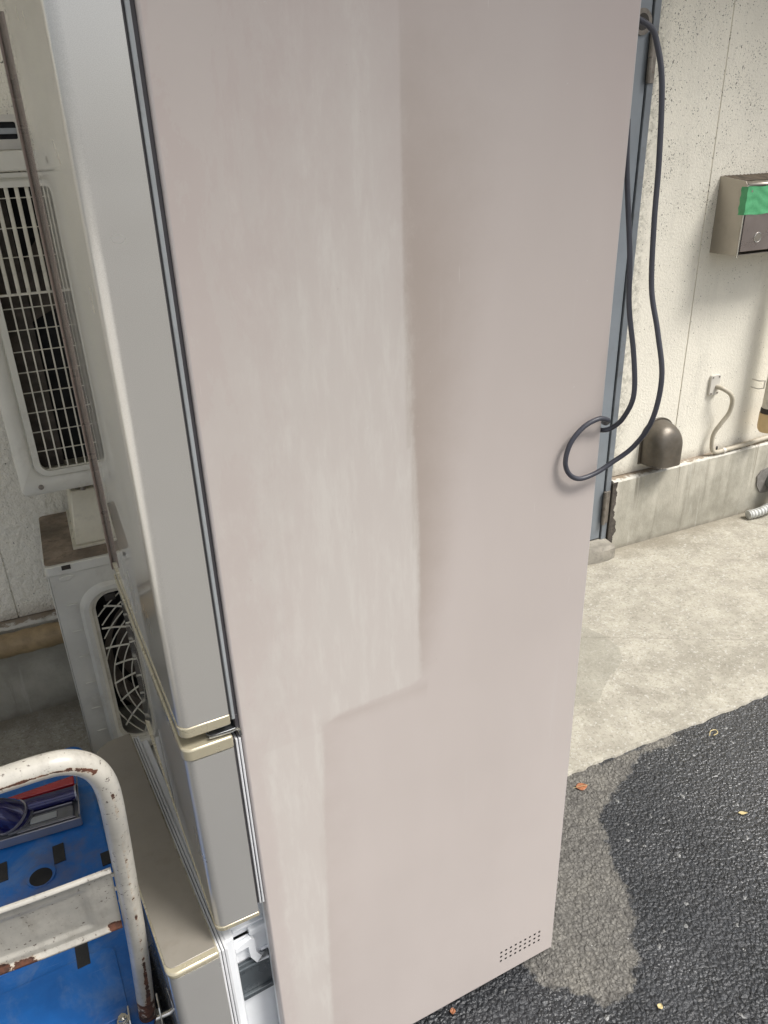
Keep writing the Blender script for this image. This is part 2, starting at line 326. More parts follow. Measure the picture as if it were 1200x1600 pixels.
# ---------------------------------------------------------------- mesh helpers
class MB:
    def __init__(s): s.v = []; s.f = []; s.at = {}
    def add(s, V, F):
        o = len(s.v); s.v += [tuple(map(float, p)) for p in V]; s.f += [tuple(i+o for i in f) for f in F]; return o
    def box(s, a, b):
        x0, y0, z0 = [min(p, q) for p, q in zip(a, b)]; x1, y1, z1 = [max(p, q) for p, q in zip(a, b)]
        s.add([(x0, y0, z0), (x1, y0, z0), (x1, y1, z0), (x0, y1, z0), (x0, y0, z1), (x1, y0, z1), (x1, y1, z1), (x0, y1, z1)],
              [(0, 3, 2, 1), (4, 5, 6, 7), (0, 1, 5, 4), (1, 2, 6, 5), (2, 3, 7, 6), (3, 0, 4, 7)]); return s
    def hexa(s, lo, hi):
        s.add(list(lo)+list(hi), [(0, 3, 2, 1), (4, 5, 6, 7), (0, 1, 5, 4), (1, 2, 6, 5), (2, 3, 7, 6), (3, 0, 4, 7)]); return s
    def prism(s, poly, z0, z1, ax=2, ztop=None):
        def P(p, h):
            return {2: (p[0], p[1], h), 1: (p[0], h, p[1]), 0: (h, p[0], p[1])}[ax]
        n = len(poly); o = s.add([P(p, z0) for p in poly]+[P(p, z1) for p in poly], [])
        s.f += [tuple(o+i for i in range(n))[::-1], tuple(o+n+i for i in range(n))]
        s.f += [(o+i, o+(i+1) % n, o+n+(i+1) % n, o+n+i) for i in range(n)]; return s
    def tube(s, pts, r, n=12, cap=True, rad=None):
        pts = [Vector(p) for p in pts]; m = len(pts); up = None; rings = []
        for i, p in enumerate(pts):
            t = (pts[min(i+1, m-1)]-pts[max(i-1, 0)]).normalized()
            if up is None:
                up = Vector((0, 0, 1)) if abs(t.z) < .9 else Vector((0, 1, 0))
            a = (up - t*up.dot(t)).normalized(); b = t.cross(a); up = a
            R = rad[i] if rad else r
            rings.append([p + a*(R*math.cos(2*math.pi*k/n)) + b*(R*math.sin(2*math.pi*k/n)) for k in range(n)])
        o = s.add([q for g in rings for q in g], [])
        for i in range(m-1):
            for k in range(n):
                s.f.append((o+i*n+k, o+i*n+(k+1) % n, o+(i+1)*n+(k+1) % n, o+(i+1)*n+k))
        if cap:
            s.f.append(tuple(o+k for k in range(n))[::-1]); s.f.append(tuple(o+(m-1)*n+k for k in range(n)))
        return s
    def grid(s, P):      # P array (a,b,3)
        P = np.asarray(P); a, b = P.shape[:2]; o = s.add(P.reshape(-1, 3), [])
        s.f += [(o+i*b+j, o+(i+1)*b+j, o+(i+1)*b+j+1, o+i*b+j+1) for i in range(a-1) for j in range(b-1)]; return s
    def mesh(s, name, m, ang=35, clean=True):
        me = bpy.data.meshes.new(name); me.from_pydata(s.v, [], s.f); me.update()
        if clean:
            bm = bmesh.new(); bm.from_mesh(me); bmesh.ops.recalc_face_normals(bm, faces=bm.faces)
            for e in bm.edges:
                if len(e.link_faces) == 2 and e.calc_face_angle(0) > math.radians(ang): e.smooth = False
            for f in bm.faces: f.smooth = True
            bm.to_mesh(me); bm.free()
        me.materials.append(M[m])
        for k, arr in s.at.items():
            at = me.attributes.new(k, 'FLOAT', 'POINT'); at.data.foreach_set('value', np.asarray(arr, dtype=np.float32))
        return me
    def build(s, name, m, parent=None, bevel=0, ang=35, clean=True, seg=2, world=True):
        o = bpy.data.objects.new(name, s.mesh(name, m, ang, clean)); C.objects.link(o)
        if parent:
            o.parent = parent
            if world and parent.get('org') is not None and not parent.parent: o.location = [-q for q in parent['org']]
        if bevel:
            b = o.modifiers.new('bevel', 'BEVEL'); b.width = bevel; b.segments = seg; b.limit_method = 'ANGLE'; b.angle_limit = math.radians(40)
            b.harden_normals = False
        return o
def thing(name, label, cat, org=(0, 0, 0), rz=0, group=None, local=False):
    o = bpy.data.objects.new(name, None); C.objects.link(o); o.location = org; o.rotation_euler = (0, 0, rz)
    o.empty_display_size = .05
    o['label'] = label; o['category'] = cat
    if group: o['group'] = group
    if not local: o['org'] = list(org)
    return o
def tag(o, label, cat, group=None):
    o['label'] = label; o['category'] = cat
    if group: o['group'] = group
    return o
def copy_part(o, dx):
    c = o.copy(); C.objects.link(c); c.parent = o.parent; c.location = Vector(o.location)+Vector(dx); return c
def rrect(x0, x1, y0, y1, r, n=6):
    rs = r if isinstance(r, (list, tuple)) else [r]*4   # order: (x0,y0),(x1,y0),(x1,y1),(x0,y1)
    P = []
    for (cx, cy, a0, q) in ((x0, y0, 180, rs[0]), (x1, y0, 270, rs[1]), (x1, y1, 0, rs[2]), (x0, y1, 90, rs[3])):
        q = max(q, 1e-4)
        ox = cx+q if cx == x0 else cx-q; oy = cy+q if cy == y0 else cy-q
        if q <= .0011: P.append((cx, cy)); continue
        for k in range(n+1):
            a = math.radians(a0+90*k/n); P.append((ox+q*math.cos(a), oy+q*math.sin(a)))
    return P
def smooth_path(P, k=8):
    P = [Vector(p) for p in P]; out = []
    for i in range(len(P)-1):
        p0 = P[max(i-1, 0)]; p1 = P[i]; p2 = P[i+1]; p3 = P[min(i+2, len(P)-1)]
        for j in range(k):
            t = j/k
            out.append(.5*((2*p1)+(p2-p0)*t+(2*p0-5*p1+4*p2-p3)*t*t+(3*p1-p0-3*p2+p3)*t**3))
    out.append(P[-1]); return out
def inside(px, py, poly):
    r = np.zeros(px.shape, bool); n = len(poly)
    for i in range(n):
        x1, y1 = poly[i]; x2, y2 = poly[(i+1) % n]
        c = ((y1 > py) != (y2 > py)) & (px < (x2-x1)*(py-y1)/((y2-y1) if y2 != y1 else 1e-9)+x1); r ^= c
    return r
def sdist(px, py, poly):
    d = np.full(px.shape, 1e9); n = len(poly)
    for i in range(n):
        a = np.array(poly[i]); b = np.array(poly[(i+1) % n]); ab = b-a
        t = np.clip(((px-a[0])*ab[0]+(py-a[1])*ab[1])/(ab@ab+1e-12), 0, 1)
        d = np.minimum(d, np.hypot(px-a[0]-t*ab[0], py-a[1]-t*ab[1]))
    return np.where(inside(px, py, poly), d, -d)
def frame_ring(mb, outer, inner, y0, y1):
    """plate with a hole (same point counts), normal along y"""
    n = len(outer)
    o = mb.add([(p[0], y, p[1]) for y in (y0, y1) for q in (outer, inner) for p in q], [])
    O0, I0, O1, I1 = o, o+n, o+2*n, o+3*n
    for i in range(n):
        j = (i+1) % n
        mb.f += [(O0+i, O0+j, I0+j, I0+i), (O1+i, I1+i, I1+j, O1+j), (O0+i, O1+i, O1+j, O0+j), (I0+i, I0+j, I1+j, I1+i)]
    return mb

# ---------------------------------------------------------------- ground
def axis(parts):
    a = []
    for lo, hi, st in parts: a += list(np.arange(lo, hi, st))
    return np.array(sorted(set(np.round(a, 5))))
EDGE_Y = 0.453
xs = axis([(-60, -4, 8), (-4, .2, .3), (.2, 1.9, .007), (1.9, 5, .25), (5, 61, 8)])
ys = axis([(-60, -4, 8), (-4, -.5, .25), (-.5, .47, .007), (.47, 2.0, .2), (2, 60, 8)])
X, Y = np.meshgrid(xs, ys, indexing='ij')
dry = [(1.34, .60), (1.348, .41), (1.219, .425), (1.101, .362), (1.03, .335), (.985, .31), (.954, .282), (.918, .208), (.882, .14), (.869, .066),
       (.819, -.002), (.775, -.065), (.717, -.109), (.672, -.122), (.645, -.115), (.625, -.08), (.601, -.053), (.575, -.038), (.552, -.02), (.552, .02),
       (.545, .043), (.4, .04), (.2, .1), (.2, .60)]
wet = np.clip(.5 - sdist(X, Y, dry)/.06, 0, 1)
wet *= np.clip((Y+1.3)/.4+.15*np.sin(X*3), 0, 1)          # unseen lane made dry so it bounces light onto the panel
# damp strip left along the edge of the concrete
strip = np.clip(1-np.abs(Y-(EDGE_Y-.004))/.03, 0, 1)*(X > 1.08)*.62
wet = np.maximum(wet, strip)
g = MB(); g.grid(np.stack([X, Y, np.zeros_like(X)], -1)); g.at['wet'] = wet.ravel()
o = g.build('asphalt_ground', 'asphalt', clean=False); o['kind'] = 'structure'

g = MB(); g.grid([[(x, y, .004) for y in np.linspace(-14, 1.43, 12)] for x in np.linspace(-16, -1.9, 12)]); o = g.build('bounce_ground', 'bounce_paving', clean=False); o['kind'] = 'structure'  # unseen bright ground added to reflect sunlight into the door edge
xs = axis([(-20, -2, 2), (-2, .6, .1), (.6, 2.2, .012), (2.2, 4, .1), (4, 20.1, 2)])
ys = np.concatenate([[EDGE_Y-.012, EDGE_Y-.004], np.linspace(EDGE_Y, 1.47, 70)])
X, Y = np.meshgrid(xs, ys, indexing='ij')
Z = np.full(X.shape, .008)
wav = .0015*np.sin(X*7)+.002*np.sin(X*41+1)+.0016*np.sin(X*97)+rng.uniform(-.002, .002, (X.shape[0], 1))
Y[:, 0] += wav[:, 0]; Y[:, 1] += wav[:, 0]; Y[:, 2] += wav[:, 0]*.8
Z[:, 0] = -.01; Z[:, 1] = .006
patch = [(1.25, .66), (1.36, .74), (1.46, .79), (1.505, .86), (1.50, .95), (1.47, 1.02), (1.40, 1.06), (1.1, 1.2), (1.0, .7)]
g = MB(); g.grid(np.stack([X, Y, Z], -1)); g.at['patch'] = np.clip(.5+sdist(X, Y, patch)/.06, 0, 1).ravel()
o = g.build('concrete_apron', 'apron', clean=False); o['kind'] = 'structure'

# ---------------------------------------------------------------- building wall
WY = 1.475
bw = thing('building_wall', 'cream stucco building wall on a low grey concrete plinth', 'wall', (0, WY, 0))
edges = [-3.4, -2.8, -2.2, -1.6, -.98, -.378, .22, .82]
def wall_panel(x0, x1, z0, z1):
    g = MB(); g.box((x0+.0012, WY, z0), (x1-.0012, WY+.1, z1)); return g.build('wall_panel', 'stucco', bw, .0025)
for a, b in zip(edges[:-1], edges[1:]): wall_panel(a, b, .345, 3.4)
wall_panel(.82, 1.925, 2.16, 3.4)
for a, b in ((1.925, 2.262), (2.262, 2.86), (2.86, 3.46), (3.46, 4.06), (4.06, 4.66), (4.66, 5.26), (5.26, 5.86)): wall_panel(a, b, .345, 3.4)
MB().box((-3.4, WY+.105, .3), (.84, WY+.2, 3.4)).box((1.93, WY+.105, .3), (5.86, WY+.2, 3.4)).box((.84, WY+.105, 2.2), (1.93, WY+.2, 3.4)).build('wall_core', 'plinth', bw)
# plinth, with a slightly irregular chipped top edge and a broken end beside the door
def plinth(x0, x1, broken=False):
    xs = np.arange(x0, x1+.001, .02); g = MB(); rows = []
    for x in xs:
        e = .0018*math.sin(x*61)+.0015*math.sin(x*23)+random.uniform(-.0015, .0015)
        zt = .338+.012*(x-1.9)/.95 if x > 1.9 else .338
        rows.append([(x, 1.4405, -.02), (x, 1.4405, .022), (x, 1.4392, .030), (x, 1.4395, zt-.007), (x, 1.443+e, zt-.002+e*.5), (x, 1.448, zt), (x, 1.50, zt+.008), (x, 1.60, zt+.008), (x, 1.60, -.02)])
    o = g.grid(rows); n = len(rows[0])
    g.f.append(tuple(range(n))); g.f.append(tuple(range(len(g.v)-n, len(g.v)))[::-1]); return g
plinth(-3.4, .82).build('plinth', 'plinth', bw); plinth(1.925, 5.86).build('plinth', 'plinth', bw)
MB().box((1.9185, 1.4445, .03), (1.9245, 1.50, .33)).build('plinth_end', 'tar', bw, .002)
g = MB(); P = []
for i, z in enumerate(np.linspace(.03, .335, 70)):
    wdt = .019+.006*math.sin(z*19)+.004*math.sin(z*47+2)+.003*math.sin(z*141)+random.uniform(-.002, .002)-.010*max(0, .1-z)/.1; P.append([(1.922, 1.4388, z), (1.926+wdt*1.15, 1.4388, z)])
g.grid(P).build('plinth_stain', 'stain', bw)
# eave over the wall, outside the picture: it shades the upper wall
MB().box((1.905, .62, 3.3), (6, 1.6, 3.42)).build('unseen_eave', 'stucco', bw, .01)
MB().box((-1.9, -.72, 2.9), (1.9, 1.6, 3.02)).build('shade_slab', 'stucco', bw, .01)  # unseen slab added overhead to shade the panel top and left side

for x in edges[1:-1]+[2.262, 2.86, 3.46, 4.06]: MB().box((x-.0011, WY+.0035, .35), (x+.0011, WY+.09, 3.39)).build('joint_filler', 'stucco', bw)
# steel door
sd_ = thing('steel_door', 'blue grey steel door with hinges, mostly hidden behind the refrigerator', 'door', (1.4, 1.46, .09))
leaf = MB().box((.92, 1.452, .078), (1.884, 1.492, 2.12)).build('door_leaf', 'doorpaint', sd_, .003)
MB().box((1.8895, 1.447, .06), (1.9165, 1.53, 2.16)).build('door_frame', 'frame', sd_, .002)
MB().box((.84, 1.447, .06), (.914, 1.53, 2.16)).build('door_frame', 'frame', sd_, .002)
MB().box((.9145, 1.447, 2.126), (1.889, 1.53, 2.16)).build('door_frame', 'frame', sd_, .002)
MB().box((.9, 1.475, .05), (1.91, 1.53, 2.14)).build('door_gap', 'dark', sd_)
for z0, z1 in ((.15, .30), (1.80, 1.95)):
    h = MB().tube([(1.8855, 1.440, z0), (1.8855, 1.440, (z0+z1)/2-.001)], .0085, 14).build('hinge', 'hingemetal', sd_)
    MB().tube([(1.8855, 1.440, (z0+z1)/2+.001), (1.8855, 1.440, z1)], .0085, 14).build('knuckle', 'hingemetal', h)
    MB().box((1.893, 1.4425, z0), (1.913, 1.4465, z1)).build('hinge_plate', 'hingemetal', h, .001)
r = MB().tube([(1.845, 1.452, 1.975), (1.845, 1.446, 1.975)], .038, 28).build('rosette', 'hingemetal', sd_)
MB().tube([(1.845, 1.446, 1.975), (1.845, 1.4445, 1.975)], .024, 24).build('rosette_centre', 'tar', r)
g = MB(); pts = []
for x in np.linspace(.86, 1.915, 24): pts.append([(x, 1.375+.006*math.sin(x*40), -.01), (x, 1.378+.004*math.sin(x*33), .058), (x, 1.388, .068+.003*math.sin(x*25)), (x, 1.452, .072), (x, 1.53, .072)])
th = g.grid(pts); g.f.append((len(g.v)-5, len(g.v)-4, len(g.v)-3, len(g.v)-2, len(g.v)-1))
g.build('threshold', 'sill', sd_)

# mailbox
mbx = thing('mailbox', 'stainless steel mailbox with green tape over its slot, on the wall', 'mailbox', (2.5, WY, 1.22))
MX0, MX1, MF, MZ0 = 2.312, 2.69, 1.345, 1.222
g = MB()
for x0, x1 in ((MX0, MX0+.003), (MX1-.003, MX1)):
    g.prism([(MF, MZ0), (WY, MZ0), (WY, 1.497), (MF+.01, 1.482), (MF, 1.47)], x0, x1, 0)
g.box((MX0+.003, MF, MZ0), (MX1-.003, WY, MZ0+.003))
g.build('body', 'steel', mbx)
MB().box((MX0+.0035, MF+.012, 1.33), (MX1-.0035, WY-.002, 1.333)).build('inner_shelf', 'dirt', mbx)
g = MB(); g.grid([[(x, MF-.004, 1.462), (x, MF-.002, 1.4725), (x, MF+.012, 1.4775), (x, WY-.002, 1.492)] for x in (MX0+.0035, MX1-.0035)])
lid = g.build('lid', 'steel', mbx); so = lid.modifiers.new('s', 'SOLIDIFY'); so.thickness = .0015
g = MB(); P = []
for x in np.linspace(MX0+.004, MX1-.004, 40):
    P.append([(x, MF+.030+.004*math.sin(x*90)-.05*0, 1.4815), (x, MF+.07, 1.4875+.002*math.sin(x*140)), (x, WY-.002, 1.496+.003*abs(math.sin(x*170)))])
g.grid(P).build('settled_dirt', 'dirt', mbx)
MB().box((MX0+.010, MF-.0055, MZ0+.014), (MX1-.01, MF-.0005, 1.458)).build('front_panel', 'steel_front', mbx, .0015)
MB().box((MX0+.0005, MF-.006, MZ0-.008), (MX0+.004, MF-.0005, 1.468)).build('front_flange', 'chrome', mbx, .0008)
ring = [(2.402+.017*math.cos(a), MF-.0065, 1.283+.017*math.sin(a)) for a in np.linspace(0, 2*math.pi, 33)]
lk = MB().tube([(2.402, MF-.0045, 1.283), (2.402, MF-.007, 1.283)], .0165, 28).build('lock_dial', 'steel', mbx)
MB().tube(ring, .0014, 8, False).build('lock_ring', 'chrome', lk)
g = MB(); P = []
for z in np.linspace(1.366, 1.463, 14):
    row = [(MX0-.0009, MF+.022+.002*math.sin(z*200), z), (MX0-.0009, MF-.002, z)]
    for x in np.linspace(MX0-.0005, MX1-.02, 40):
        row.append((x, MF-.0076+.0011*math.sin(z*170+x*30+2*math.sin(x*50)), z+.0015*math.sin(x*60)))
    P.append(row)
g.grid(P).build('green_tape', 'tape', mbx, ang=80)

for x in (2.335, 2.46):
    MB().tube([(x, MF-.0055, 1.447), (x, MF-.0075, 1.447)], .004, 10).build('rivet', 'steel', mbx)
# vent hood
vh = thing('vent_hood', 'dulled steel vent hood sitting just above the plinth ledge', 'vent', (2.17, WY, .36))
def arch(w, h, n=24):
    P = [(-w, 0)]
    hs = h-w*.92
    for k in range(8): P.append((-w, hs*k/8))
    for k in range(n+1):
        a = math.pi-math.pi*k/n; P.append((w*math.cos(a), hs+w*.92*math.sin(a)))
    for k in range(8): P.append((w, hs*(1-(k+1)/8)))
    return P
A = arch(.080, .182); cx, cz = 2.160, .383
g = MB(); rows = []
for s in np.concatenate([[1.0, 1.0], np.linspace(.995, .0, 26)]):
    dep = .098*(max(0, 1-s**5.5))**.5 if len(rows) > 1 else (0 if not rows else .012)
    rows.append([(cx+p[0]*s, WY-.006-max(dep, .012 if rows else 0), cz+p[1]*(s*.75+.25 if False else s)) for p in A])
g.grid(rows).build('hood', 'steel_dirty', vh, ang=60)
MB().prism([(cx+p[0]*1.1, cz-.004+p[1]*1.06) for p in A], WY-.007, WY+.001, 1).build('back_flange', 'steel_dirty', vh, .001)
MB().box((cx-.072, WY-.075, cz+.004), (cx+.072, WY-.008, cz+.006)).build('mouth_shade', 'dark', vh)  # black plate standing in for the shade under the hood

# cable tube with cover plate
ct = thing('wall_conduit', 'beige cable tube bending down from a small wall plate to the ledge', 'conduit', (2.44, WY, .66))
pl = MB().prism(rrect(2.417, 2.470, .628, .716, .008, 4), WY-.012, WY, 1).build('cover_plate', 'white_plate', ct, .0015)
for x, z in ((2.426, .637), (2.461, .637), (2.426, .707), (2.461, .707)):
    MB().tube([(x, WY-.0118, z), (x, WY-.0145, z)], .0034, 10).build('screw', 'hingemetal', pl)
path = smooth_path([(2.452, WY-.004, .663), (2.462, 1.435, .660), (2.492, 1.418, .636), (2.510, 1.418, .600), (2.508, 1.424, .548), (2.482, 1.435, .500), (2.462, 1.445, .455),
                    (2.462, 1.447, .405), (2.475, 1.447, .372), (2.505, 1.447, .361), (2.54, 1.447, .362), (2.66, 1.448, .366), (2.85, 1.45, .374), (3.3, 1.452, .382), (5.8, 1.452, .40)])
MB().tube(path, .0095, 12).build('tube', 'tube_beige', ct)
MB().tube([(2.535, 1.447, .3615), (2.548, 1.447, .362)], .0115, 12).build('tube_joint', 'white_plate', ct)
MB().box((2.497, 1.446, .371), (2.501, 1.452, .388)).build('cable_tie', 'rubber', ct)

# downpipe
dp = thing('downpipe', 'aged white downpipe ending in a tan cap at the right edge', 'pipe', (2.70, 1.40, .45))
def pipe_at(z): return (2.722-.02*(z-.45)*0, 1.395, z)
MB().tube([pipe_at(.53), pipe_at(3.2)], .034, 24).build('pipe', 'pvc', dp)
MB().tube([pipe_at(.523), pipe_at(.532), pipe_at(.541), pipe_at(.546)], .0, 24, rad=[.0365, .0375, .037, .0345]).build('sealant_band', 'tar', dp)
MB().tube([pipe_at(.432), pipe_at(.436), pipe_at(.448), pipe_at(.465), pipe_at(.522)], .0, 24, rad=[.018, .029, .037, .0395, .0395]).build('end_cap', 'pvc_cap', dp)
MB().tube([(2.668, 1.468, .63), (2.668, 1.43, .63), (2.690, 1.42, .632), (2.690, 1.42, .665), (2.668, 1.43, .665), (2.668, 1.468, .665)], .0028, 8).build('bracket', 'white_plate', dp)

# drain stub and hose
ds = thing('drain_stub', 'grey drain pipe stub in a rough mortar collar in the plinth', 'pipe', (2.86, 1.44, .14))
g = MB(); ang_ = np.linspace(0, 2*math.pi, 30)[:-1]
poly = [(2.868+(.088+.012*math.sin(3*a)+random.uniform(-.006, .006))*math.cos(a), .162+(.078+.01*math.sin(2*a+1)+random.uniform(-.005, .005))*math.sin(a)) for a in ang_]
g.prism(poly, 1.4335, 1.4402, 1).build('mortar_collar', 'mortar', ds)
MB().tube([(2.885, 1.45, .155), (2.88, 1.375, .150), (2.878, 1.37, .150)], .047, 24, rad=[.047, .047, .044]).build('stub', 'pipe_grey', ds)
MB().tube([(2.879, 1.3705, .150), (2.8785, 1.3695, .150)], .038, 24).build('stub_mouth', 'dark', ds)
hp = smooth_path([(2.70, 1.385, .030), (2.76, 1.375, .036), (2.83, 1.375, .05), (2.90, 1.38, .07), (3.0, 1.39, .09), (3.2, 1.41, .1)], 22)
rad = [.0195+.0032*math.sin(i*1.15) for i in range(len(hp))]
ho = MB().tube(hp, .02, 16, rad=rad).build('drain_hose', 'hose', ang=80)
tag(ho, 'white corrugated drain hose lying at the foot of the plinth', 'hose')

# ---------------------------------------------------------------- refrigerator (local frame: x depth from the front, y width, z up)
PHI = .0415; DEP = .610; WID = .59; HT = 1.83; Z0 = .030
fr = thing('refrigerator', 'tall silver beige refrigerator seen from its side, bottom drawer pulled out', 'refrigerator', (0, 0, 0), PHI, local=True)
# side panel facing the camera, with real vent holes
hx = [.4715+.0139*i*1.0 for i in range(9)]; hz = [.080, .0935, .107]; hs = .0026
hxc = [.472+.0123*i for i in range(9)]
xa = set(np.round(np.arange(.004, DEP-.003, .006), 4)); xb = [c+d for c in hxc for d in (-hs, hs)]
xa = sorted([x for x in xa if not (min(hxc)-.006 < x < max(hxc)+.006)]+xb)
za = set(np.round(np.arange(Z0+.004, HT, .006), 4)); zb = [c+d for c in hz for d in (-hs, hs)]
za = sorted([z for z in za if not (min(hz)-.006 < z < max(hz)+.006)]+zb)
xa = [0.004]+[x for x in xa if .006 < x < DEP-.006]+[DEP-.004]; za = [z for z in za if z < HT-.004]+[HT-.004]
X, Z = np.meshgrid(xa, za, indexing='ij')
g = MB(); nx, nz = X.shape
# folded rims: the sheet turns inwards on all four sides
g.add(np.stack([X, np.zeros_like(X), Z], -1).reshape(-1, 3), [])
hole = lambda i, j: any(abs((xa[i]+xa[i+1])/2-c) < .001 for c in hxc) and any(abs((za[j]+za[j+1])/2-c) < .001 for c in hz)
g.f += [(i*nz+j, (i+1)*nz+j, (i+1)*nz+j+1, i*nz+j+1) for i in range(nx-1) for j in range(nz-1) if not hole(i, j)]
pale_outline = [(-.1, 2.2), (.285, 2.2), (.281, 1.55), (.283, 1.3), (.290, 1.12), (.287, 1.0), (.291, .889), (.27, .882), (.20, .878), (.145, .872), (.124, .862),
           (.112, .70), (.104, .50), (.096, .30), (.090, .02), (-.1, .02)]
sd2 = sdist(X, Z, pale_outline)
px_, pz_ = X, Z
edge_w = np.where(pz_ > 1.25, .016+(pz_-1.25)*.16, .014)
# paler zone in the paint colour: soft left side, sharper right edge
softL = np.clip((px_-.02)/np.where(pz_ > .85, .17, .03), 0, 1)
pale_zone = np.clip(.5+sd2/edge_w, 0, 1)*(.36+.64*softL)*np.where(pz_ > 1.3, np.clip(1-(pz_-1.3)*1.1, .3, 1), 1)
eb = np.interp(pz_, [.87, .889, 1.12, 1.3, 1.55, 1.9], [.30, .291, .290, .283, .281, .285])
brown_band = np.clip(1-(px_-eb)/np.interp(pz_, [.8, 1.1, 1.5, 1.83], [.03, .09, .16, .25]), 0, 1)*(px_ > eb-.01)*np.clip((pz_-.86)/.05, 0, 1)*np.interp(pz_, [.86, 1.1, 1.5, 1.8], [.35, .8, .9, .4])
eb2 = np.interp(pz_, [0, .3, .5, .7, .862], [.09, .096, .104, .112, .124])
brown_band = np.maximum(brown_band, np.clip(1-(px_-eb2)/.10, 0, 1)*(px_ > eb2-.01)*(pz_ < .875)*.35*np.clip((.89-pz_)/.03, 0, 1))
brown_band = np.maximum(brown_band, np.clip(1-np.abs(.868-pz_-.0)/.035, 0, 1)*(pz_ < .885)*((px_ > .11) & (px_ < .30))*.4)
g.at['brown_band'] = brown_band.ravel()  # browner band to the right of the pale zone
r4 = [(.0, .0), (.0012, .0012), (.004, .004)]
g.at['pale_zone'] = pale_zone.ravel()
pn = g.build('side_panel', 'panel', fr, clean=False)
for p_ in pn.data.polygons: p_.use_smooth = False
# rolled edges of the panel and the rest of the cabinet
def strip(pts2, along, a0, a1, nm, mt='panel_plain'):
    g = MB()
    g.grid([[(p[0], p[1], a) for p in pts2] if along == 2 else [(a, p[0], p[1]) for p in pts2] for a in (a0, a1)]); return g.build(nm, mt, fr, ang=80)
arc = lambda cx, cy, r, a0, a1: [(cx+r*math.cos(math.radians(a)), cy+r*math.sin(math.radians(a))) for a in np.linspace(a0, a1, 7)]
strip(arc(.004, .004, .004, 270, 180)+[(.0, .022)], 2, Z0, HT, 'front_edge', 'panel_plain')
strip(arc(DEP-.004, .004, .004, 270, 360)+[(DEP, .03)], 2, Z0, HT, 'rear_edge', 'panel_plain')
strip(arc(.004, Z0+.004, .004, 270, 180)+[(.03, Z0)], 0, .004, DEP-.004, 'bottom_edge', 'panel_plain')
MB().box((.005, .006, HT-.02), (DEP-.002, WID, HT)).build('top_cover', 'panel_plain', fr, .003)
MB().box((.004, WID-.004, Z0), (DEP, WID, HT-.021)).build('far_side_panel', 'panel_plain', fr)
MB().box((DEP-.02, .031, Z0), (DEP-.002, WID-.005, HT-.021)).build('back_panel', 'gasket_white', fr)
MB().box((.02, .012, .555), (DEP-.03, WID-.01, HT-.025)).build('inner_box', 'dark', fr)
MB().box((.30, .012, Z0+.01), (DEP-.03, WID-.01, .15)).build('machine_bay', 'dark', fr)
for x in (.06, .52):
    for y in (.05, .54): MB().tube([(x, y, .0), (x, y, Z0+.004)], .02, 16).build('foot', 'rubber', fr)
# white foam block behind the top, where the cord comes out
MB().box((DEP+.0005, .020, 1.752), (DEP+.010, .10, 1.80)).build('cord_outlet', 'gasket_white', fr, .003)

def door_outline(xf, x1, w0=0.0, w1=WID, rn=.015, rf=.045):
    # slightly crowned front between two rounded corners
    P = rrect(xf, x1, w0, w1, [rn, .001, .001, rf], 8)
    return P
def door(nm, xf, x1, z0, z1, crown=True):
    P = door_outline(xf, x1)
    return MB().prism(P, z0, z1)
# upper door
ud = MB().prism(door_outline(-.081, -.0135), .9425, HT-.004).build('upper_door', 'door', fr, ang=50)
MB().prism(door_outline(-.0825, -.0125, -.001, WID+.001), .925, .942).build('bottom_trim', 'trim', ud, .002)
MB().box((-.0130, .004, .93), (-.0105, WID-.004, HT-.01)).build('gasket_back', 'gasket_dark', ud)
MB().box((-.0100, .0015, .93), (-.0050, WID-.004, HT-.01)).build('gasket', 'gasket', ud, .0012)
MB().box((-.0047, .005, .93), (.0, WID-.004, HT-.01)).build('gasket_lip', 'gasket_dark', ud)
MB().prism(rrect(-.0850, -.0808, .532, .548, .0015, 3), .926, HT-.004).build('edge_handle', 'handle_strip', ud, .001)
# middle drawer (closed)
md = MB().prism(door_outline(-.081, -.0135), .5435, .8835).build('middle_drawer', 'door', fr, ang=50)
MB().prism(door_outline(-.0835, -.0125, -.0015, WID+.001), .884, .905).build('top_trim', 'trim', md, .003)
MB().prism(door_outline(-.0825, -.0125, -.001, WID+.001), .534, .543).build('bottom_trim', 'trim', md, .0015)
for x0, x1, mt, y in ((-.0125, -.0095, 'gasket_dark', .004), (-.0092, -.0062, 'gasket_white', .0015), (-.0060, -.0050, 'gasket_dark', .003), (-.0047, -.0015, 'gasket_white', .001)):
    MB().box((x0, y, .557), (x1, WID-.004, .895)).build('gasket', mt, md, .0008)
# cross rail and hinge between them
MB().box((-.006, .004, .897), (.02, WID-.004, .935)).build('cross_rail', 'gasket_dark', fr, .001)
hg = MB().prism(rrect(-.046, .006, .004, .05, [.012, .001, .001, .01]), .909, .9125).build('hinge', 'hinge', fr, .0008)
MB().tube([(-.004, .004, .9105), (-.002, .001, .9105), (-.0005, .003, .900)], .0028, 8).build('hinge_clip', 'chrome', hg)
MB().tube([(-.044, .004, .911), (-.012, .0015, .911), (-.006, .001, .913)], .0018, 8).build('hinge_edge', 'chrome', hg)
# cabinet front flange around the drawer bay, liner walls
MB().box((.0005, .0225, .045), (.014, .040, .553)).build('bay_edge', 'liner', fr, .003)
MB().box((.0005, .006, .538), (.05, WID-.006, .556)).build('bay_header', 'liner', fr, .002)
MB().box((.015, .028, .045), (.55, .032, .537)).build('bay_wall', 'liner', fr)
MB().box((.02, .55, .045), (.55, .585, .537)).build('bay_wall', 'liner', fr)
MB().box((.52, .033, .16), (.55, .549, .537)).build('bay_back', 'liner', fr)
MB().box((.0005, .033, .03), (.299, WID-.006, .044)).build('bay_floor', 'liner', fr)

